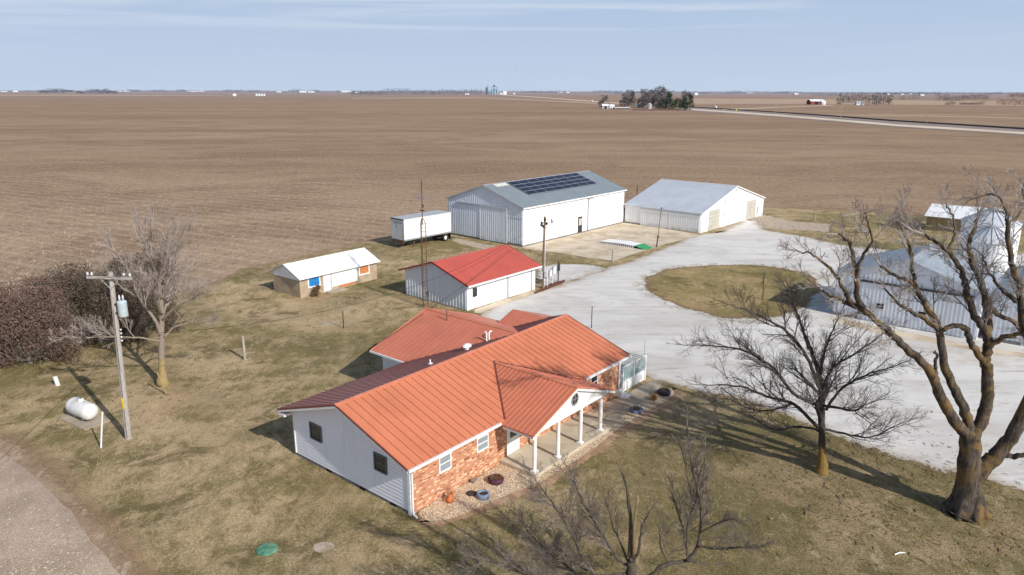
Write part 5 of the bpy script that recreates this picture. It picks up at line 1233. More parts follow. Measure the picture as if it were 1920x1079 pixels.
mb = MB(); mb.tube([q0 - base, q1 - base, q2 - base, q2 - base + Vector((-.02, 0, .12))], [.055, .045, .032, .006], 8); mb.build('broken_stem', 'bark_split', t, True)
print('fore1', T.count)
p0_ = atY(1235, 1060, fY); base = Vector((p0_.x - .9, fY + .3, 0)); T = Tree(43, .16, .2, 1.15, .0046)
r0 = atY(1190, 1110, fY)
T.limb([(base.x, base.y, -.1, .22), (base.x, base.y, 1.0, .18), (r0.x, r0.y, r0.z, .15), *pl([(1228, 1075), (1253, 1057), (1290, 1052), (1335, 1060)], fY, .2, (15, 4), sc)], 4, 9, True, .7, .8, .8)
fr = [([(1288, 1052), (1308, 1025), (1315, 963), (1303, 900), (1291, 830), (1288, 800)], .2, (11, 3), .8, .3), ([(1308, 1025), (1353, 1029), (1388, 1026), (1413, 1029)], -.6, (8, 3), .9, .3), ([(1288, 1030), (1290, 980), (1303, 945), (1310, 900), (1322, 860)], .7, (6, 3), .8, .2),
 ([(1312, 1000), (1340, 985), (1360, 975), (1376, 975)], -.6, (5, 2), .7, .3), ([(1290, 1050), (1283, 1000), (1270, 960), (1262, 930)], 1.0, (6, 3), .9, .2), ([(1255, 1058), (1240, 1030), (1236, 1000)], .6, (5, 2.5), .8, .2), ([(1310, 1010), (1335, 1010), (1370, 1005), (1400, 1015)], 1.2, (5, 2), .8, .2), ([(1300, 940), (1290, 900), (1280, 850)], .3, (4, 2), .7, .2)]
for pts, dep, wd, L, st in fr: T.limb(pl(pts, fY, dep, wd, sc), 5, 7, True, st * .8, 2.2, L * 1.4, .02, 3)
T.build('bare_tree', (base.x, base.y, 0), 'slender bare tree with upswept stems, right of the broken topped one at the bottom edge', 'bark_low', 'twig_low')
print('fore2', T.count)
# ---- sapling in the island
q = at(1430, 563); T = Tree(47, .3, .15, .8)
T.limb([(q.x, q.y, 0, .09), (q.x, q.y, .8, .08), (q.x - .1, q.y, 1.9, .06), (q.x - .05, q.y, 2.4, .04)], 4, 7, True, .2, .7, .9, .03, 2)
T.build('sapling', (q.x, q.y, 0), 'small dead sapling in the grass island', 'bark_mid', 'twig_mid')

# ---- leafy clumps
def leafy(name, loc, rx, ry, h, nleaf, size, mat, label, cat, lobes=9, group=None, seed=1, stem='bark_mid', droop=0, base=.0, cone=0.0, twigs=0):
    r = random.Random(seed); t = thing(name, loc, 0, label, cat, group); mb = MB(); tr_ = MB()
    tr_.tube([(0, 0, -.05), (0, 0, h * .75)], [max(.05, h * .03), .02], 6)
    L = []
    for i in range(lobes):
        a = 2 * pi * i * .38 + r.uniform(-.4, .4); z = (.12 + .74 * (i % 4) / 3 * r.uniform(.75, 1.1)) if i else .72; q = r.uniform(.35, .78) * (1 - cone * z)
        L.append((Vector((rx * q * cos(a), ry * q * sin(a), h * z)), r.uniform(.3, .5)))
        tr_.tube([(0, 0, h * z * .4), tuple(L[-1][0])], [.05, .015], 4)
    cnt = 0
    while cnt < nleaf:
        c, q = L[r.randrange(lobes)]
        d = Vector([r.gauss(0, 1) for _ in range(3)]).normalized() * (r.random() ** .45)
        wid = (1 - cone * c.z / h)
        p = c + Vector((d.x * rx * q * 1.25 * wid, d.y * ry * q * 1.25 * wid, d.z * h * q * .62))
        if p.z < base or p.z < 0.02: continue
        e = (p.x / rx) ** 2 + (p.y / ry) ** 2
        if e > (1.05 - cone * p.z / h) ** 2 or p.z > h * 1.02: continue
        if noise.noise(p * (1.1 / max(.4, size * 5))) < -.18: cnt += 1; continue
        a = Vector([r.gauss(0, 1) for _ in range(3)]).normalized(); b = a.orthogonal().normalized(); s = size * r.uniform(.5, 1.3)
        mb.add([p - a * s, p + b * s * .45, p + a * s, p - b * s * .45], [(0, 1, 2, 3)]); cnt += 1
    for i in range(twigs):
        a = r.uniform(0, 2 * pi); q = r.random() ** .5; b0 = Vector((rx * .75 * q * cos(a), ry * .75 * q * sin(a), h * r.uniform(.1, .75))); L_ = h * r.uniform(.12, .3)
        dr = Vector((cos(a) * q * .8 + r.gauss(0, .3), sin(a) * q * .8 + r.gauss(0, .3), 1.0)).normalized(); m_ = b0 + dr * L_ * .6 + Vector((r.gauss(0, .05), r.gauss(0, .05), 0))
        tr_.tube([b0, m_, b0 + dr * L_ * 1.3], [.02, .014, .007], 3)
    tr_.build('trunk', stem, t); mb.build('crown', mat, t); return t
q = at(48, 692); leafy('juniper', (q.x - .3, q.y + 1.0, 0), 3.6, 3.0, 6.4, 34000, .085, 'juniper', 'round rusty brown juniper at the left edge of the lawn', 'shrub', 16, None, 3, stem='twig_low', twigs=900)
q = at(-30, 700); leafy('juniper', (q.x - .8, q.y + .5, 0), 2.3, 2.2, 5.6, 12000, .10, 'juniper', 'rusty brown juniper cut by the left edge of the photo', 'shrub', 12, None, 5, stem='twig_low', twigs=400)
q = at(165, 655); leafy('cedar_tree', (q.x + .4, q.y + 1.4, 0), 3.7, 3.2, 7.2, 38000, .085, 'cedar', 'large dark brown cedar right of the rusty juniper', 'tree', 17, None, 8, stem='twig_low', twigs=900)
q = at(250, 640); leafy('cedar_tree', (q.x - .1, q.y + 2.4, 0), 3.1, 2.6, 6.9, 24000, .085, 'cedar', 'dark brown cedar behind the pale bare tree', 'tree', 13, None, 9, stem='twig_low', twigs=600)
q = at(594, 557); leafy('dry_bush', q, .55, .5, 1.35, 1500, .06, 'shrub', 'small dry brown bush in front of the tan block shed', 'shrub', 7, None, 4)
for i, (x, y) in enumerate(((1680, 425), (1712, 432))):
    q = at(x, y); leafy('dry_bush', q, 1.3, 1.2, 2.6, 1500, .08, 'farbrush', ['reddish brown bush in the rough grass, left of its twin, behind the grey barn', 'reddish brown bush in the rough grass, right of its twin, behind the grey barn'][i], 'shrub', 6, 'brown bushes behind the grey barn', 20 + i)

# ================================================================== LOOSE RESIDUE AND GRASS (stuff)
def flakes(name, region, n, smin, smax, mat, z, label, seed, up=.3, ):
    r = random.Random(seed); mb = MB(); k = 0
    while k < n:
        p = region(r)
        if p is None: continue
        a = r.uniform(0, pi); L = r.uniform(smin, smax); w = L * r.uniform(.08, .22); d = Vector((cos(a), sin(a), r.uniform(-up, up))) * L; s = Vector((-sin(a), cos(a), r.uniform(-.3, .6))) * w; c = Vector((p[0], p[1], z + r.uniform(0.01, .05)))
        mb.add([c - d - s, c + d - s, c + d + s, c - d + s], [(0, 1, 2, 3)]); k += 1
    o = mb.build(name, mat); tag(o, label, 'crop residue', None, 'stuff'); return o
M['husk'] = simple('husks', srgb(216, 202, 180), srgb(190, 172, 146), 3, .9)
def reg_strip(r):
    x, y = r.uniform(-60, 260), r.uniform(850, 1100)
    if y < 846 + max(0, x) * .93 + 10: return None
    p = at(x, y); return (p.x, p.y)
flakes('corn_husks', reg_strip, 3600, .02, .065, 'husk', .02, 'pale corn husks scattered on the stubble strip', 1)
def reg_field(r):
    y = 150 + r.random() ** 1.4 * 420; x = r.uniform(-100, 1950)
    yy = y + 60
    if yy > 700: return None
    if x < 380 and yy > 570: return None
    if x > 340 and yy > 500 - max(0, x - 340) * .14: return None
    if yy > 430 and x > 800: return None
    if yy > 385 and x > 1160: return None
    p = at(x, yy); return (p.x, p.y)
M['clod'] = simple('dark_clods', srgb(128, 102, 80), srgb(104, 80, 60), 1, .95)
M['husk2'] = simple('field_husks', srgb(206, 184, 156), srgb(188, 162, 132), 1, .95)
flakes('soil_clods', reg_field, 16000, .07, .22, 'clod', .0, 'dark soil clods over the harvested field', 12, .8)
flakes('corn_residue', reg_field, 26000, .06, .20, 'husk2', .02, 'pale corn stalk pieces scattered over the harvested field', 2, .7)
# tufts of longer grass on the lawn
M['tuft'] = simple('dry_tufts', srgb(158, 140, 98), srgb(112, 106, 62), .25, .95, fine=3)
def tufts(name, region, n, h, mat, label, seed):
    r = random.Random(seed); mb = MB(); k = 0
    while k < n:
        p = region(r)
        if p is None: continue
        hh = h * r.uniform(.5, 1.3); a = r.uniform(0, 2 * pi); w = Vector((cos(a), sin(a), 0)) * hh * .35; c = Vector((p[0], p[1], .02)); l = Vector((r.uniform(-1, 1), r.uniform(-1, 1), 0)) * hh * .8
        mb.add([c - w, c + w, c + l + Vector((0, 0, hh))], [(0, 1, 2)]); k += 1
    o = mb.build(name, mat); tag(o, label, 'grass', None, 'stuff')
import mathutils.geometry as mg
house_poly = [hloc(*p) for p in ((-.6, -3.4), (23.5, -3.4), (23.5, 9.6), (19, 13), (8.5, 13), (8.5, 9.6), (-.2, 9.6), (-.2, -.8))]
drive_poly = px((1235, 715), (1290, 732), (1370, 746), (1450, 772), (1520, 800), (1600, 830), (1680, 862), (1760, 882), (1860, 900), (1920, 935), (2400, 1000), (2400, 400), (1100, 500), (884, 592), (1000, 650))
def inside(p, poly):
    c = False; n = len(poly); j = n - 1
    for i in range(n):
        if (poly[i].y > p[1]) != (poly[j].y > p[1]) and p[0] < (poly[j].x - poly[i].x) * (p[1] - poly[i].y) / (poly[j].y - poly[i].y) + poly[i].x: c = not c
        j = i
    return c
bl = [[Vector((-4.22 + a * cos(radians(49.4)) - b * sin(radians(49.4)), 65.53 + a * sin(radians(49.4)) + b * cos(radians(49.4)))) for a, b in ((-.1, -1.2), (10.4, -1.2), (10.4, 8.8), (-.1, 8.8))],
      [Vector((-21.05 + a * cos(radians(51.5)) - b * sin(radians(51.5)), 69.74 + a * sin(radians(51.5)) + b * cos(radians(51.5)))) for a, b in ((-.1, -.1), (10.1, -.1), (10.1, 4.6), (-.1, 4.6))]]
def reg_lawn(r):
    y = 520 + r.random() ** .8 * 600; x = r.uniform(-40, 1960)
    if y > 838 and x < 240 and y > 846 + max(0, x) * .93 - 20: return None
    if x < 420 and y < 610: return None
    if y < 545 - max(0, min(x, 720) - 380) * .26: return None
    p = at(x, y)
    if inside(p, house_poly) or inside(p, drive_poly) or any(inside(p, q) for q in bl): return None
    if noise.noise((p.x * .4, p.y * .4, 0)) + .5 * noise.noise((p.x * 1.7, p.y * 1.7, 4)) < r.uniform(-.5, .4): return None
    return (p.x, p.y)
tufts('grass_tufts', reg_lawn, 42000, .05, 'tuft', 'short dry winter grass blades over the lawn', 5)

M['litter'] = simple('twig_litter', srgb(96, 80, 64), srgb(140, 122, 98), 2, .95)
def reg_litter(r):
    cx, cy, s = r.choice(((22.3, 31.7, 4.5), (22.3, 31.7, 7), (16.9, 35.7, 4), (3.5, 25, 4.5), (-24.8, 48.3, 4)))
    x, y = r.gauss(cx, s), r.gauss(cy, s)
    if inside((x, y), house_poly): return None
    return (x, y)
flakes('twig_litter', reg_litter, 2600, .04, .16, 'litter', .03, 'fallen twigs and dead leaves on the grass under the bare trees', 31, .25)
bp1 = px((1235, 722), (1290, 738), (1370, 752), (1450, 778), (1520, 806), (1600, 836), (1680, 868), (1760, 888), (1860, 905), (1920, 940))
bp2 = px((1197, 535), (1203, 521), (1222, 511), (1255, 503), (1300, 498), (1350, 496), (1410, 496), (1470, 502), (1515, 511), (1540, 524), (1548, 545), (1525, 572), (1480, 592), (1430, 603), (1381, 603), (1330, 594), (1280, 580), (1235, 564), (1208, 549), (1197, 535))
bp3 = px((1060, 530), (1110, 508), (1180, 487), (1245, 462), (1300, 441)); bp4 = px((1420, 415), (1440, 432), (1500, 442), (1600, 462), (1700, 470))
segs = [(b[i], b[i + 1]) for b in (bp1, bp2, bp3, bp4) for i in range(len(b) - 1)]
def reg_edge(r):
    a, b = r.choice(segs); t = r.random(); n_ = Vector((-(b - a).y, (b - a).x, 0)).normalized(); p = a.lerp(b, t) + n_ * r.gauss(0, .45)
    if noise.noise((p.x * .7, p.y * .7, 2)) < -.05: return None
    return (p.x, p.y)
tufts('edge_weeds', reg_edge, 9000, .07, 'tuft', 'dry weeds creeping over the driveway edges', 9)
t = thing('fallen_stick', at(1687, 1040), 15, 'pale bare stick lying on the lawn at the lower right', 'stick'); mb = MB(); mb.tube([(-.28, 0, .05), (0, .03, .07), (.28, -.02, .05)], [.03, .035, .02], 6); mb.tube([(0, .03, .07), (.12, .12, .08)], [.015, .008], 4); mb.build('stem', 'white', t)

# ================================================================== THE DISTANCE
def strip(name, up, lo, z, mat):
    mb = MB(); A = [at(*p) for p in up]; B_ = [at(*p) for p in lo]
    for i in range(len(A) - 1): mb.quad((B_[i].x, B_[i].y, 0), (B_[i + 1].x, B_[i + 1].y, 0), (A[i + 1].x, A[i + 1].y, 0), (A[i].x, A[i].y, 0))
    o = mb.build(name, mat); o.location = (0, 0, z); tag(o, kind='structure')
xs = [1270, 1300, 1380, 1480, 1580, 1680, 1800, 1913, 2050]
rd = [204.6, 206.7, 212, 219.3, 227.5, 236.2, 243.6, 250.7, 259]
rl = [200.2, 201.7, 206.8, 213, 220.2, 228, 235.5, 242.7, 251]
strip('railway_verge', [(x, y - .7) for x, y in zip(xs, rl)], [(x, y + 3) for x, y in zip(xs, rd)], .10, 'ballast')
strip('road', [(x, y - 1.8 - i * .12) for i, (x, y) in enumerate(zip(xs, rd))], [(x, y + .8 + i * .12) for i, (x, y) in enumerate(zip(xs, rd))], .2, 'road')
mb = MB(); A = [at(x, y) for x, y in zip(xs, rl)]
for i in range(len(A) - 1):
    a, b = A[i], A[i + 1]; n = Vector((-(b - a).y, (b - a).x, 0)).normalized() * 1.6
    mb.hexa([a - n * 1.6, b - n * 1.6, b + n * 1.6, a + n * 1.6], [a - n + Vector((0, 0, .9)), b - n + Vector((0, 0, .9)), b + n + Vector((0, 0, .9)), a + n + Vector((0, 0, .9))])
tag(mb.build('railway', 'rail'), kind='structure')
strip('side_road', [(1355, 205.2), (1460, 201.4), (1563, 197.6)], [(1355, 206.6), (1460, 202.4), (1563, 198.4)], .15, 'road')
strip('far_road', [(940, 178.2), (1000, 181.8), (1130, 191.4), (1200, 196.4)], [(940, 178.9), (1000, 183), (1130, 193), (1200, 198.2)], .3, 'road')
strip('pale_field', [(1480, 216.2), (1700, 216.5), (1920, 221)], [(1480, 217), (1700, 218.2), (1920, 223)], .06, 'palefield')
strip('pale_field', [(0, 178.2), (200, 178.6), (420, 179.5)], [(0, 180.6), (200, 181.2), (420, 180.6)], .4, 'palefield')
strip('pale_field', [(1300, 185), (1500, 186), (1760, 189), (1920, 190)], [(1300, 196), (1500, 195), (1700, 197), (1920, 199)], .06, 'palefield')
strip('pale_field', [(660, 184.2), (900, 182.6), (1120, 193.2)], [(660, 186), (900, 185), (1120, 196)], .3, 'palefield')

def ppm(p): return FPX / ((p - Vector((0, 0, CAMH))).dot(FW))
def far_tree(x, yb, hp, wp, mat, label, group, nleaf=420, ev=False, seed=0, name=None):
    p = at(x, yb); k = ppm(p); h = hp / k; w = wp * 1.22 / 2 / k
    return leafy(name or ('evergreen_tree' if ev else 'distant_tree'), p, w, w, h, nleaf, h * (.04 if ev else .038), mat, label, 'tree', 10, group, seed, 'fartree', base=h * (.0 if ev else .05), cone=.7 if ev else .1)
grp = 'trees of the middle distance farmstead'
desc = ['thin pale bare tree at the left end of the farmstead row', 'grey bare tree with a dark clump above it in the farmstead row', 'grey bare tree just left of the tall farmstead trees', 'slim bare tree left of the farmstead grain bin', 'tall bare tree above the white farmstead building', 'broad bare tree behind the farmstead grain bin', 'tallest bare tree of the farmstead row', 'bare tree right of the tallest farmstead tree', 'dark evergreen right of the farmstead bin', 'bushy evergreen in the middle of the green farmstead clump', 'low evergreen in the green farmstead clump', 'grey bare tree behind the right farmstead evergreens', 'evergreen next to last in the farmstead row', 'tall evergreen at the right end of the farmstead row', 'dark green tree at the left side of the farmstead row']
for i, (x, yb, h, w, ev) in enumerate(((1131, 203, 26, 18, 0), (1179, 200, 30, 22, 0), (1170, 201, 24, 18, 0), (1206, 203, 34, 20, 0), (1215, 202, 36, 24, 0), (1230, 204, 36, 28, 0), (1236, 203, 41, 26, 0), (1248, 204, 35, 26, 0), (1240, 206, 22, 20, 1), (1254, 206, 32, 24, 1), (1266, 206, 24, 24, 1), (1283, 204, 34, 20, 0), (1281, 207, 26, 22, 1), (1293, 207, 30, 20, 1), (1184, 199, 28, 20, 1))):
    far_tree(x, yb, h, w, 'evergreen' if ev else 'fartree', desc[i], grp, 1500, bool(ev), 60 + i)
# farmstead buildings
def far_box(name, x0, x1, yb, hp, label, wall, roofm, cat='building', depth=None, roofh=.35, extras=None):
    a = at(x0, yb); b = at(x1, yb); k = ppm(a); h = hp / k; L = (b - a).length; D = depth or L * .6; rh = h * roofh; hw = h - rh
    t = thing(name, a, math.degrees(math.atan2((b - a).y, (b - a).x)), label, cat)
    mb = MB(); mb.box(0, L, 0, D, 0, hw); mb.prism([(0, 0, hw), (0, D, hw), (0, D / 2, h * .98)], (L, 0, 0)); mb.build('wall', wall, t)
    mb = MB(); s = rh / (D / 2); mb.slab([(-L * .02, -D * .06, hw - D * .06 * s + .05), (L * 1.02, -D * .06, hw - D * .06 * s + .05), (L * 1.02, D / 2, h + .05), (-L * .02, D / 2, h + .05)], .12)
    mb.slab([(-L * .02, D / 2, h + .05), (L * 1.02, D / 2, h + .05), (L * 1.02, D * 1.06, hw - D * .06 * s + .05), (-L * .02, D * 1.06, hw - D * .06 * s + .05)], .12); mb.build('roof', roofm, t)
    if extras:
        for (u0, u1, z0, z1, mt) in extras:
            mb = MB(); mb.box(u0 * L, u1 * L, -.08, -.01, z0 * hw, z1 * hw); mb.build('door' if z0 == 0 else 'window', mt, t)
    return t
def far_bin(x, yb, hp, wp, label, group=None, mat='farwhite', n='grain_bin'):
    p = at(x, yb); k = ppm(p); h, r = hp / k, wp / 2 / k; t = thing(n, p, 0, label, 'grain bin', group)
    mb = MB(); mb.lathe([(r, 0), (r, h * .75)], (0, 0, 0), 16); mb.build('wall', mat, t, False); mb = MB(); mb.lathe([(r * 1.05, h * .75), (r * .15, h), (r * .1, h * 1.02)], (0, 0, 0), 16); mb.build('roof', 'fargrey', t)
far_box('farm_shed', 1129, 1141, 204.6, 9, 'grey shed with a dark opening at the left end of the farmstead', 'fargrey', 'farwhite', extras=[(.35, .7, 0, .9, 'dark')])
far_box('farm_shed', 1143, 1152, 203.5, 7, 'small white shed right of the grey one at the farmstead', 'farwhite', 'farwhite', extras=[(.2, .5, 0, .7, 'fargrey')])
far_box('farm_building', 1153, 1182, 205, 3.2, 'long low brown shed with a pale roof at the farmstead', 'farbrown', 'farwhite', extras=[(.1, .3, 0, .8, 'dark'), (.5, .6, 0, .8, 'dark')])
far_box('farm_building', 1192, 1204, 201.6, 6, 'white flat farmstead building in front of the bare trees', 'farwhite', 'farwhite', roofh=.15, extras=[(.2, .4, .3, .8, 'fargrey')])
far_bin(1217.5, 206, 12.5, 9.5, 'silver grain bin in the farmstead row', None, 'gal')
mb = MB(); r = random.Random(5)
for i in range(1600):
    p = at(r.uniform(1185, 1288), r.uniform(206.5, 208.3)); s = r.uniform(.2, .6); a = Vector([r.gauss(0, 1) for _ in range(3)]).normalized() * s; b = a.orthogonal().normalized() * s * .6; c = Vector((p.x, p.y, r.uniform(.1, 1.3)))
    mb.add([c - a, c + b, c + a, c - b], [(0, 1, 2, 3)])
tag(mb.build('dry_weeds', 'farbrush'), 'reddish dry weeds along the front of the farmstead trees', 'weeds', None, 'stuff')
# red farm
far_box('red_barn', 1520, 1546, 196.5, 9.5, 'dark red barn with a pale roof in the right distance', 'farred', 'farwhite', 'barn', extras=[(.3, .5, 0, .8, 'dark')])
far_box('farm_shed', 1541.5, 1548, 197.4, 7.5, 'small white shed at the right end of the dark red barn', 'farwhite', 'farwhite', extras=[(.2, .6, 0, .7, 'fargrey')])
far_tree(1519, 195.5, 13, 11, 'farbrush', 'reddish bare tree at the left end of the dark red barn', None, 400, seed=90)
far_box('farm_house', 1606, 1619, 197.5, 7, 'white farmhouse with a grey roof under the right distant trees', 'farwhite', 'fargrey', 'house', extras=[(.15, .3, .3, .7, 'dark'), (.6, .75, .3, .7, 'dark')])
for i, (x, yb, h, w) in enumerate(((1575, 197, 21, 13), (1586, 193, 17, 16), (1597, 194, 19, 18), (1610, 192, 19, 20), (1623, 193, 18, 20), (1635, 194, 18, 16), (1643, 198, 25, 16), (1656, 197, 22, 16), (1667, 198, 21, 12), (1628, 198, 8, 10))):
    far_tree(x, yb, h, w, 'fartree', ['lone bare tree left of the white farmhouse grove', 'first bare tree of the white farmhouse grove', 'second bare tree of the white farmhouse grove', 'bare tree right behind the white farmhouse', 'fourth bare tree of the white farmhouse grove', 'low bare tree mid grove right of the white farmhouse', 'tallest bare tree of the white farmhouse grove', 'bare tree next to the right end of the farmhouse grove', 'bare tree at the right end of the farmhouse grove', 'low dark bush right of the white farmhouse'][i], 'trees around the white farmhouse', 900, seed=100 + i)
for i, (x, yb, h, w) in enumerate(((1693, 188, 13, 10), (1710, 187, 12, 14), (1722, 187, 11, 14))):
    far_tree(x, yb, h, w, 'fartree', ['narrow distant tree right of the farmhouse grove', 'distant tree in the pair right of the grove, left one', 'distant tree in the pair right of the grove, right one'][i], 'trees right of the farmhouse grove', 500, seed=120 + i)
def wood(name, pts, mat, label, n, seed, hmul=1.0):
    """a far wood that reads as one mass"""
    r = random.Random(seed); mb = MB()
    for (x0, x1, yb, hp) in pts:
        m = max(3, int((x1 - x0) / 2.2))
        for i in range(m):
            x = x0 + (x1 - x0) * (i + r.random()) / m; p = at(x, yb + r.uniform(-.3, .3)); k = ppm(p); h = hp / k * r.uniform(.55, 1.1); w = 3.2 / k
            for j in range(n):
                a = r.uniform(0, 2 * pi); q = r.random() ** .5; z = h * r.random() ** .75; c = p + Vector((w * q * cos(a) * 1.5, w * q * sin(a), z)); s = .9 / k * r.uniform(.3, .9)
                e = Vector([r.gauss(0, 1) for _ in range(3)]).normalized() * s; f_ = e.orthogonal().normalized() * s * .7
                mb.add([c - e, c + f_, c + e, c - f_], [(0, 1, 2, 3)])
    tag(mb.build(name, mat), label, 'wood', None, 'stuff')
wood('distant_wood', [(1755, 1775, 189, 15), (1770, 1800, 190, 12), (1800, 1852, 187, 11)], 'fartree', 'dark far wood at the right with a paler one in front', 60, 1)
wood('distant_brush', [(1772, 1790, 198, 9), (1800, 1845, 197, 6), (1870, 1925, 197.5, 12), (1890, 1925, 183, 9)], 'farbrush', 'reddish far brush at the right edge of the horizon', 60, 2)
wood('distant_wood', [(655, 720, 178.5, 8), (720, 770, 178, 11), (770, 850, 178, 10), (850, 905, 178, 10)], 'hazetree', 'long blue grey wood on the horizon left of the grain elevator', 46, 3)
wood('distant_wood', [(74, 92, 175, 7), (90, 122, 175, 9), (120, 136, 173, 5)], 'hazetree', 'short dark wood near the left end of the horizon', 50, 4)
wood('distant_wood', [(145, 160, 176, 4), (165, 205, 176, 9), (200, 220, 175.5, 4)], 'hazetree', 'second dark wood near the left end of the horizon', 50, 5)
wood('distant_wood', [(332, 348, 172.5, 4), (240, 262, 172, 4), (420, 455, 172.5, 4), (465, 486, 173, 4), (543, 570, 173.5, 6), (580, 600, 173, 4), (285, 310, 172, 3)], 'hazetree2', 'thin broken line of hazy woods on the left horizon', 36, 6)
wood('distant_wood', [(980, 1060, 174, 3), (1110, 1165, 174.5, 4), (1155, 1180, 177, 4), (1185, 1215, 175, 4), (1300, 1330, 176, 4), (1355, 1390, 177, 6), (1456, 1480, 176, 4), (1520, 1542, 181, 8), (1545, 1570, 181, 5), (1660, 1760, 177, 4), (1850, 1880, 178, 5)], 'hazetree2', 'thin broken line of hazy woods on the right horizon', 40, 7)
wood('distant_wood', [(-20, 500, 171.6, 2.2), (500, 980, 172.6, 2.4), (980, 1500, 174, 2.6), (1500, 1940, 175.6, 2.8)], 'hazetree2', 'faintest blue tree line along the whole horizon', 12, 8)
# white buildings on the horizon
for i, (x0, x1, yb, h, lb) in enumerate(((2, 14, 172.6, 2.4, 'low white building at the far left end of the horizon'), (25, 34, 172.8, 2.4, 'second white building from the left end of the horizon'), (222, 231, 171.9, 2.2, 'small white building right of the second left wood'), (234, 245, 172, 1.8, 'low white building just right of the small one past the left woods'),
        (357, 370, 172.2, 2.4, 'white building on the horizon above the ploughed field left of the bins'), (373, 384, 172, 1.8, 'low pale building beside the white one left of the bins'), (519, 528, 173.2, 2.5, 'white building left of the trees above the four small bins'), (562, 575, 173.6, 3, 'white building right of the trees above the four small bins'), (577, 590, 173.6, 3, 'last white building of the cluster right of the four small bins'), (640, 660, 173.2, 3, 'long white building left of the long horizon wood'), (666, 674, 174.5, 3, 'small white house at the left end of the long horizon wood'),
        (872, 880, 178, 3, 'small white house at the foot of the long horizon wood'), (937, 944, 177.5, 3.6, 'low white store building right of the grain elevator'), (944, 950, 177.8, 6, 'tall white building right of the grain elevator'), (962, 966, 177, 2.5, 'tiny white building right of the radio mast'), (1046, 1056, 174, 2.2, 'white building on the horizon right of the radio mast'), (1062, 1068, 174.4, 2.2, 'small white building between two hazy woods'), (1303, 1309, 178.6, 4, 'white shed on the horizon right of the farmstead evergreens'), (1400, 1412, 175, 1.6, 'long white shed on the right horizon'), (1490, 1497, 177.6, 2.5, 'small white house left of the red barn on the horizon'), (1664, 1669, 177.5, 2.6, 'white building on the horizon above the grove end'), (1726, 1733, 180, 3, 'white building on the right horizon beyond the tree pair'), (1705, 1710, 177, 2, 'small white building on the right horizon'), (1690, 1696, 178, 2.0, 'tiny white building left of the right horizon pair'))):
    far_box('far_building', x0, x1, yb, h, lb, 'farwhite', 'farwhite' if i % 2 else 'fargrey')
for i in range(4): far_bin(481 + i * 4.8, 180.2, 4.6, 4.0, ['first from the left of four small white bins in the field', 'second from the left of four small white bins in the field', 'third from the left of four small white bins in the field', 'rightmost of four small white bins in the field'][i], 'four white bins in the far field')
far_box('farm_shed', 437, 443, 180.4, 4, 'white shed alone in the far field left of the four bins', 'farwhite', 'farwhite')
# grain elevator
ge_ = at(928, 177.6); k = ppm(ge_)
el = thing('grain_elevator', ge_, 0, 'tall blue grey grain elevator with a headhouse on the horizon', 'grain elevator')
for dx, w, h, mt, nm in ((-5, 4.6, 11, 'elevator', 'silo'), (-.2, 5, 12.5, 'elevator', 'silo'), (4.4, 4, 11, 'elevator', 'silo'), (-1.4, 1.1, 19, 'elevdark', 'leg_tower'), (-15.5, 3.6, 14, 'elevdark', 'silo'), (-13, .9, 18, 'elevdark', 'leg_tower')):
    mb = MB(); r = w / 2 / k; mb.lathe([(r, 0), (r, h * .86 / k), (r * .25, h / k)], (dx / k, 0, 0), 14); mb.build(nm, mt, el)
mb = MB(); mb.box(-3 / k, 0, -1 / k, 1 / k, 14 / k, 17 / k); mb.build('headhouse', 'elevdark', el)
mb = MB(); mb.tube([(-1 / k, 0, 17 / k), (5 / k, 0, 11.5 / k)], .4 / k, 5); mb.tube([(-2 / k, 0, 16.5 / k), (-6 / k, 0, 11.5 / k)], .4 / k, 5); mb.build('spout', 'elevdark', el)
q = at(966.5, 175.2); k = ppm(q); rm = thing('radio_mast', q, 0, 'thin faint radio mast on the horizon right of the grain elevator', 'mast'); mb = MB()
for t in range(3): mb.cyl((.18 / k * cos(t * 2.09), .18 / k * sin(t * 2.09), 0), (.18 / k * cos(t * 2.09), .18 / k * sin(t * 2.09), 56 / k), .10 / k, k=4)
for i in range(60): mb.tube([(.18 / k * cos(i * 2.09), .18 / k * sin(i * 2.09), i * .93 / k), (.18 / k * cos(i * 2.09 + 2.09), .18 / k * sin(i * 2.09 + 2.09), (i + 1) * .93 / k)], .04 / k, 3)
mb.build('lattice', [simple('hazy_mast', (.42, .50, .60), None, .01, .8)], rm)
# poles along the far roads
def far_pole(x, y0, y1, label):
    p = at(x, y1); k = ppm(p); h = (y1 - y0) / k; t = thing('roadside_pole', p, 0, label, 'utility pole', 'utility poles along the far roads')
    mb = MB(); mb.tube([(0, 0, 0), (0, 0, h)], [.22, .16], 6); mb.build('pole', 'tan_wood', t); mb = MB(); mb.box(-1.3, 1.3, -.12, .12, h - .9, h - .65); mb.build('crossarm', 'tan_wood', t)
for x, y0, y1, lb in ((1370.7, 187, 208.5, 'roadside pole nearest the farmstead evergreens'), (1454, 197, 216, 'second roadside pole right of the farmstead'), (1575, 199, 224, 'roadside pole below the lone bare tree'), (1737, 212, 233, 'roadside pole with a pale crossarm near the right end of the road'), (1013, 171, 182, 'first pole beside the far road right of the elevator'), (1042, 172, 184, 'second pole beside the far road'), (1073, 173, 186, 'third pole beside the far road'), (1093, 174, 188, 'last pole beside the far road before the farmstead')): far_pole(x, y0, y1, lb)
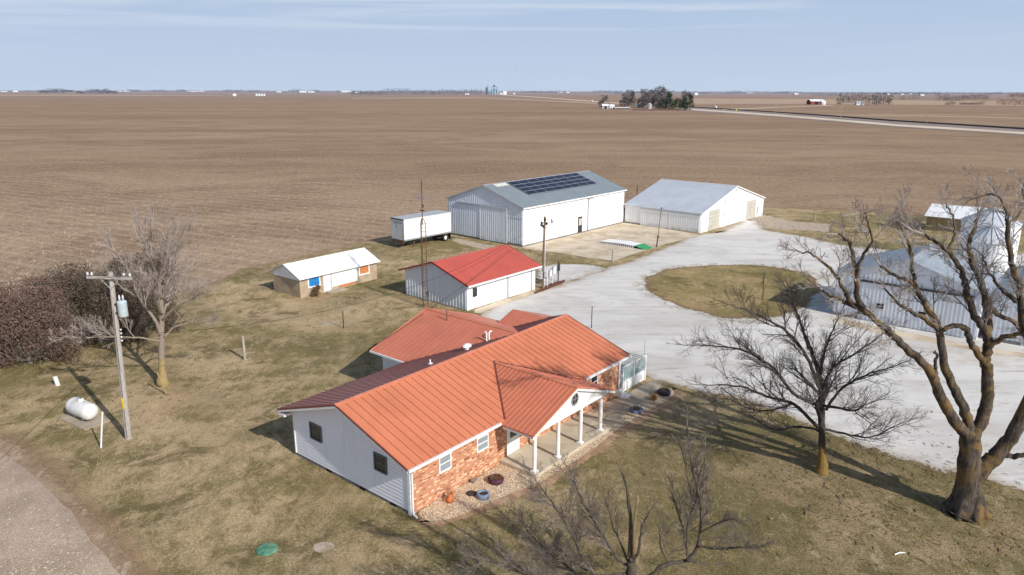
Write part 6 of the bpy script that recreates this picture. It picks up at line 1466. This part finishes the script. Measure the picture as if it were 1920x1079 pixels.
def far_car(x, yb, label, body, cat='truck'):
    p = at(x, yb); t = thing('distant_vehicle', p, -50, label, cat); mb = MB(); mb.box(-2.6, 1.0, -1.1, 1.1, .6, 2.9); mb.build('box', body, t)
    mb = MB(); mb.prism([(1.0, -1.0, .6), (2.6, -1.0, .6), (2.6, -1.0, 1.5), (2.1, -1.0, 2.3), (1.0, -1.0, 2.3)], (0, 2.0, 0)); mb.build('cab', 'farwhite', t)
    for a in (-1.8, 1.7):
        for b in (-1.0, .8): mb = MB(); mb.cyl((a, b, .5), (a, b + .25, .5), .5, k=12); mb.build('wheel', 'rubber', t)
far_car(1340, 203.6, 'pale truck on the road right of the farmstead evergreens', 'farwhite'); far_car(1109, 191, 'white truck on the far road left of the farmstead', 'farwhite')
q = at(1380.5, 210.4); t = thing('warning_sign', q, 30, 'yellow warning sign beside the railway crossing', 'sign'); mb = MB(); mb.cyl((0, 0, 0), (0, 0, 2.4), .08, k=6); mb.build('post', 'gal', t); mb = MB(); mb.prism([(0, -.1, 1.4), (.9, -.1, 2.3), (0, -.1, 3.2), (-.9, -.1, 2.3)], (0, .05, 0)); mb.build('plate', 'yellow', t)

# ================================================================== LIGHT AND SKY
SUN_AZ, SUN_EL = radians(-43), radians(33)     # shadows travel along this azimuth (clockwise from +Y)
travel = Vector((sin(SUN_AZ) * cos(SUN_EL), cos(SUN_AZ) * cos(SUN_EL), -sin(SUN_EL)))
sd_ = bpy.data.lights.new('sun', 'SUN'); sd_.energy = 4.4; sd_.angle = radians(.6); sd_.color = (1, .955, .89)
so = bpy.data.objects.new('sun', sd_); COL.objects.link(so); so.rotation_euler = travel.to_track_quat('-Z', 'Y').to_euler(); so.location = (20, -20, 60)
w = bpy.data.worlds.new('World'); S.world = w; w.use_nodes = True; t = w.node_tree; bg = t.nodes['Background']
sky = t.nodes.new('ShaderNodeTexSky'); sky.sky_type = 'NISHITA'; sky.sun_disc = False; sky.sun_elevation = SUN_EL
tow = -travel; sky.sun_rotation = math.atan2(tow.x, tow.y); sky.dust_density = 1.2; sky.air_density = 1.0
sc_ = t.nodes.new('ShaderNodeMix'); sc_.data_type = 'RGBA'; sc_.blend_type = 'MULTIPLY'; sc_.inputs[0].default_value = 1
t.links.new(sky.outputs[0], sc_.inputs[6]); SK = .115; sc_.inputs[7].default_value = (SK, SK, SK, 1)
tc = t.nodes.new('ShaderNodeTexCoord'); sp = t.nodes.new('ShaderNodeSeparateXYZ'); t.links.new(tc.outputs['Generated'], sp.inputs[0])
# thin cirrus veil near the horizon
def mr(src, a, b, c=0., d=1.):
    n = t.nodes.new('ShaderNodeMapRange'); n.interpolation_type = 'SMOOTHSTEP'
    for i, v in ((1, a), (2, b), (3, c), (4, d)): n.inputs[i].default_value = v
    t.links.new(src, n.inputs[0]); return n.outputs[0]
def mixw(f, a, b):
    n = t.nodes.new('ShaderNodeMix'); n.data_type = 'RGBA'
    for s, v in ((n.inputs[0], f), (n.inputs[6], a), (n.inputs[7], b)):
        if isinstance(v, bpy.types.NodeSocket): t.links.new(v, s)
        elif isinstance(v, (int, float)): s.default_value = v
        else: s.default_value = (*v, 1)
    return n.outputs[2]
def wn(scale, sc, rot, det=5, dist=.5):
    m_ = t.nodes.new('ShaderNodeMapping'); m_.inputs['Scale'].default_value = scale; m_.inputs['Rotation'].default_value = (0, rot, 0); t.links.new(tc.outputs['Generated'], m_.inputs[0])
    n = t.nodes.new('ShaderNodeTexNoise'); n.inputs['Scale'].default_value = sc; n.inputs['Detail'].default_value = det; n.inputs['Distortion'].default_value = dist; t.links.new(m_.outputs[0], n.inputs[0]); return n.outputs['Fac']
low = mixw(mr(sp.outputs[2], 0, .12), srgb(195, 211, 232), srgb(175, 196, 225))
low = mixw(mr(wn((1, 1, 9), 1.6, .08), .35, .7, 0, .5), low, srgb(186, 204, 227))
c1 = mr(wn((1, 1, 22), 1.7, .13, 7, .9), .47, .66, 0, .8)
m2 = t.nodes.new('ShaderNodeMath'); m2.operation = 'MULTIPLY'; t.links.new(c1, m2.inputs[0]); t.links.new(mr(sp.outputs[2], .03, .1), m2.inputs[1])
low = mixw(m2.outputs[0], low, srgb(203, 216, 234))
fac = mr(sp.outputs[2], .10, .42, 1.0, 0.0)
fin = mixw(fac, sc_.outputs[2], low)
t.links.new(fin, bg.inputs[0]); bg.inputs[1].default_value = 1.0
S.view_settings.view_transform = 'Standard'; S.view_settings.look = 'None'; S.view_settings.exposure = 0; S.view_settings.gamma = 1
S.render.engine = 'CYCLES'; S.cycles.transparent_max_bounces = 16; S.cycles.max_bounces = 6
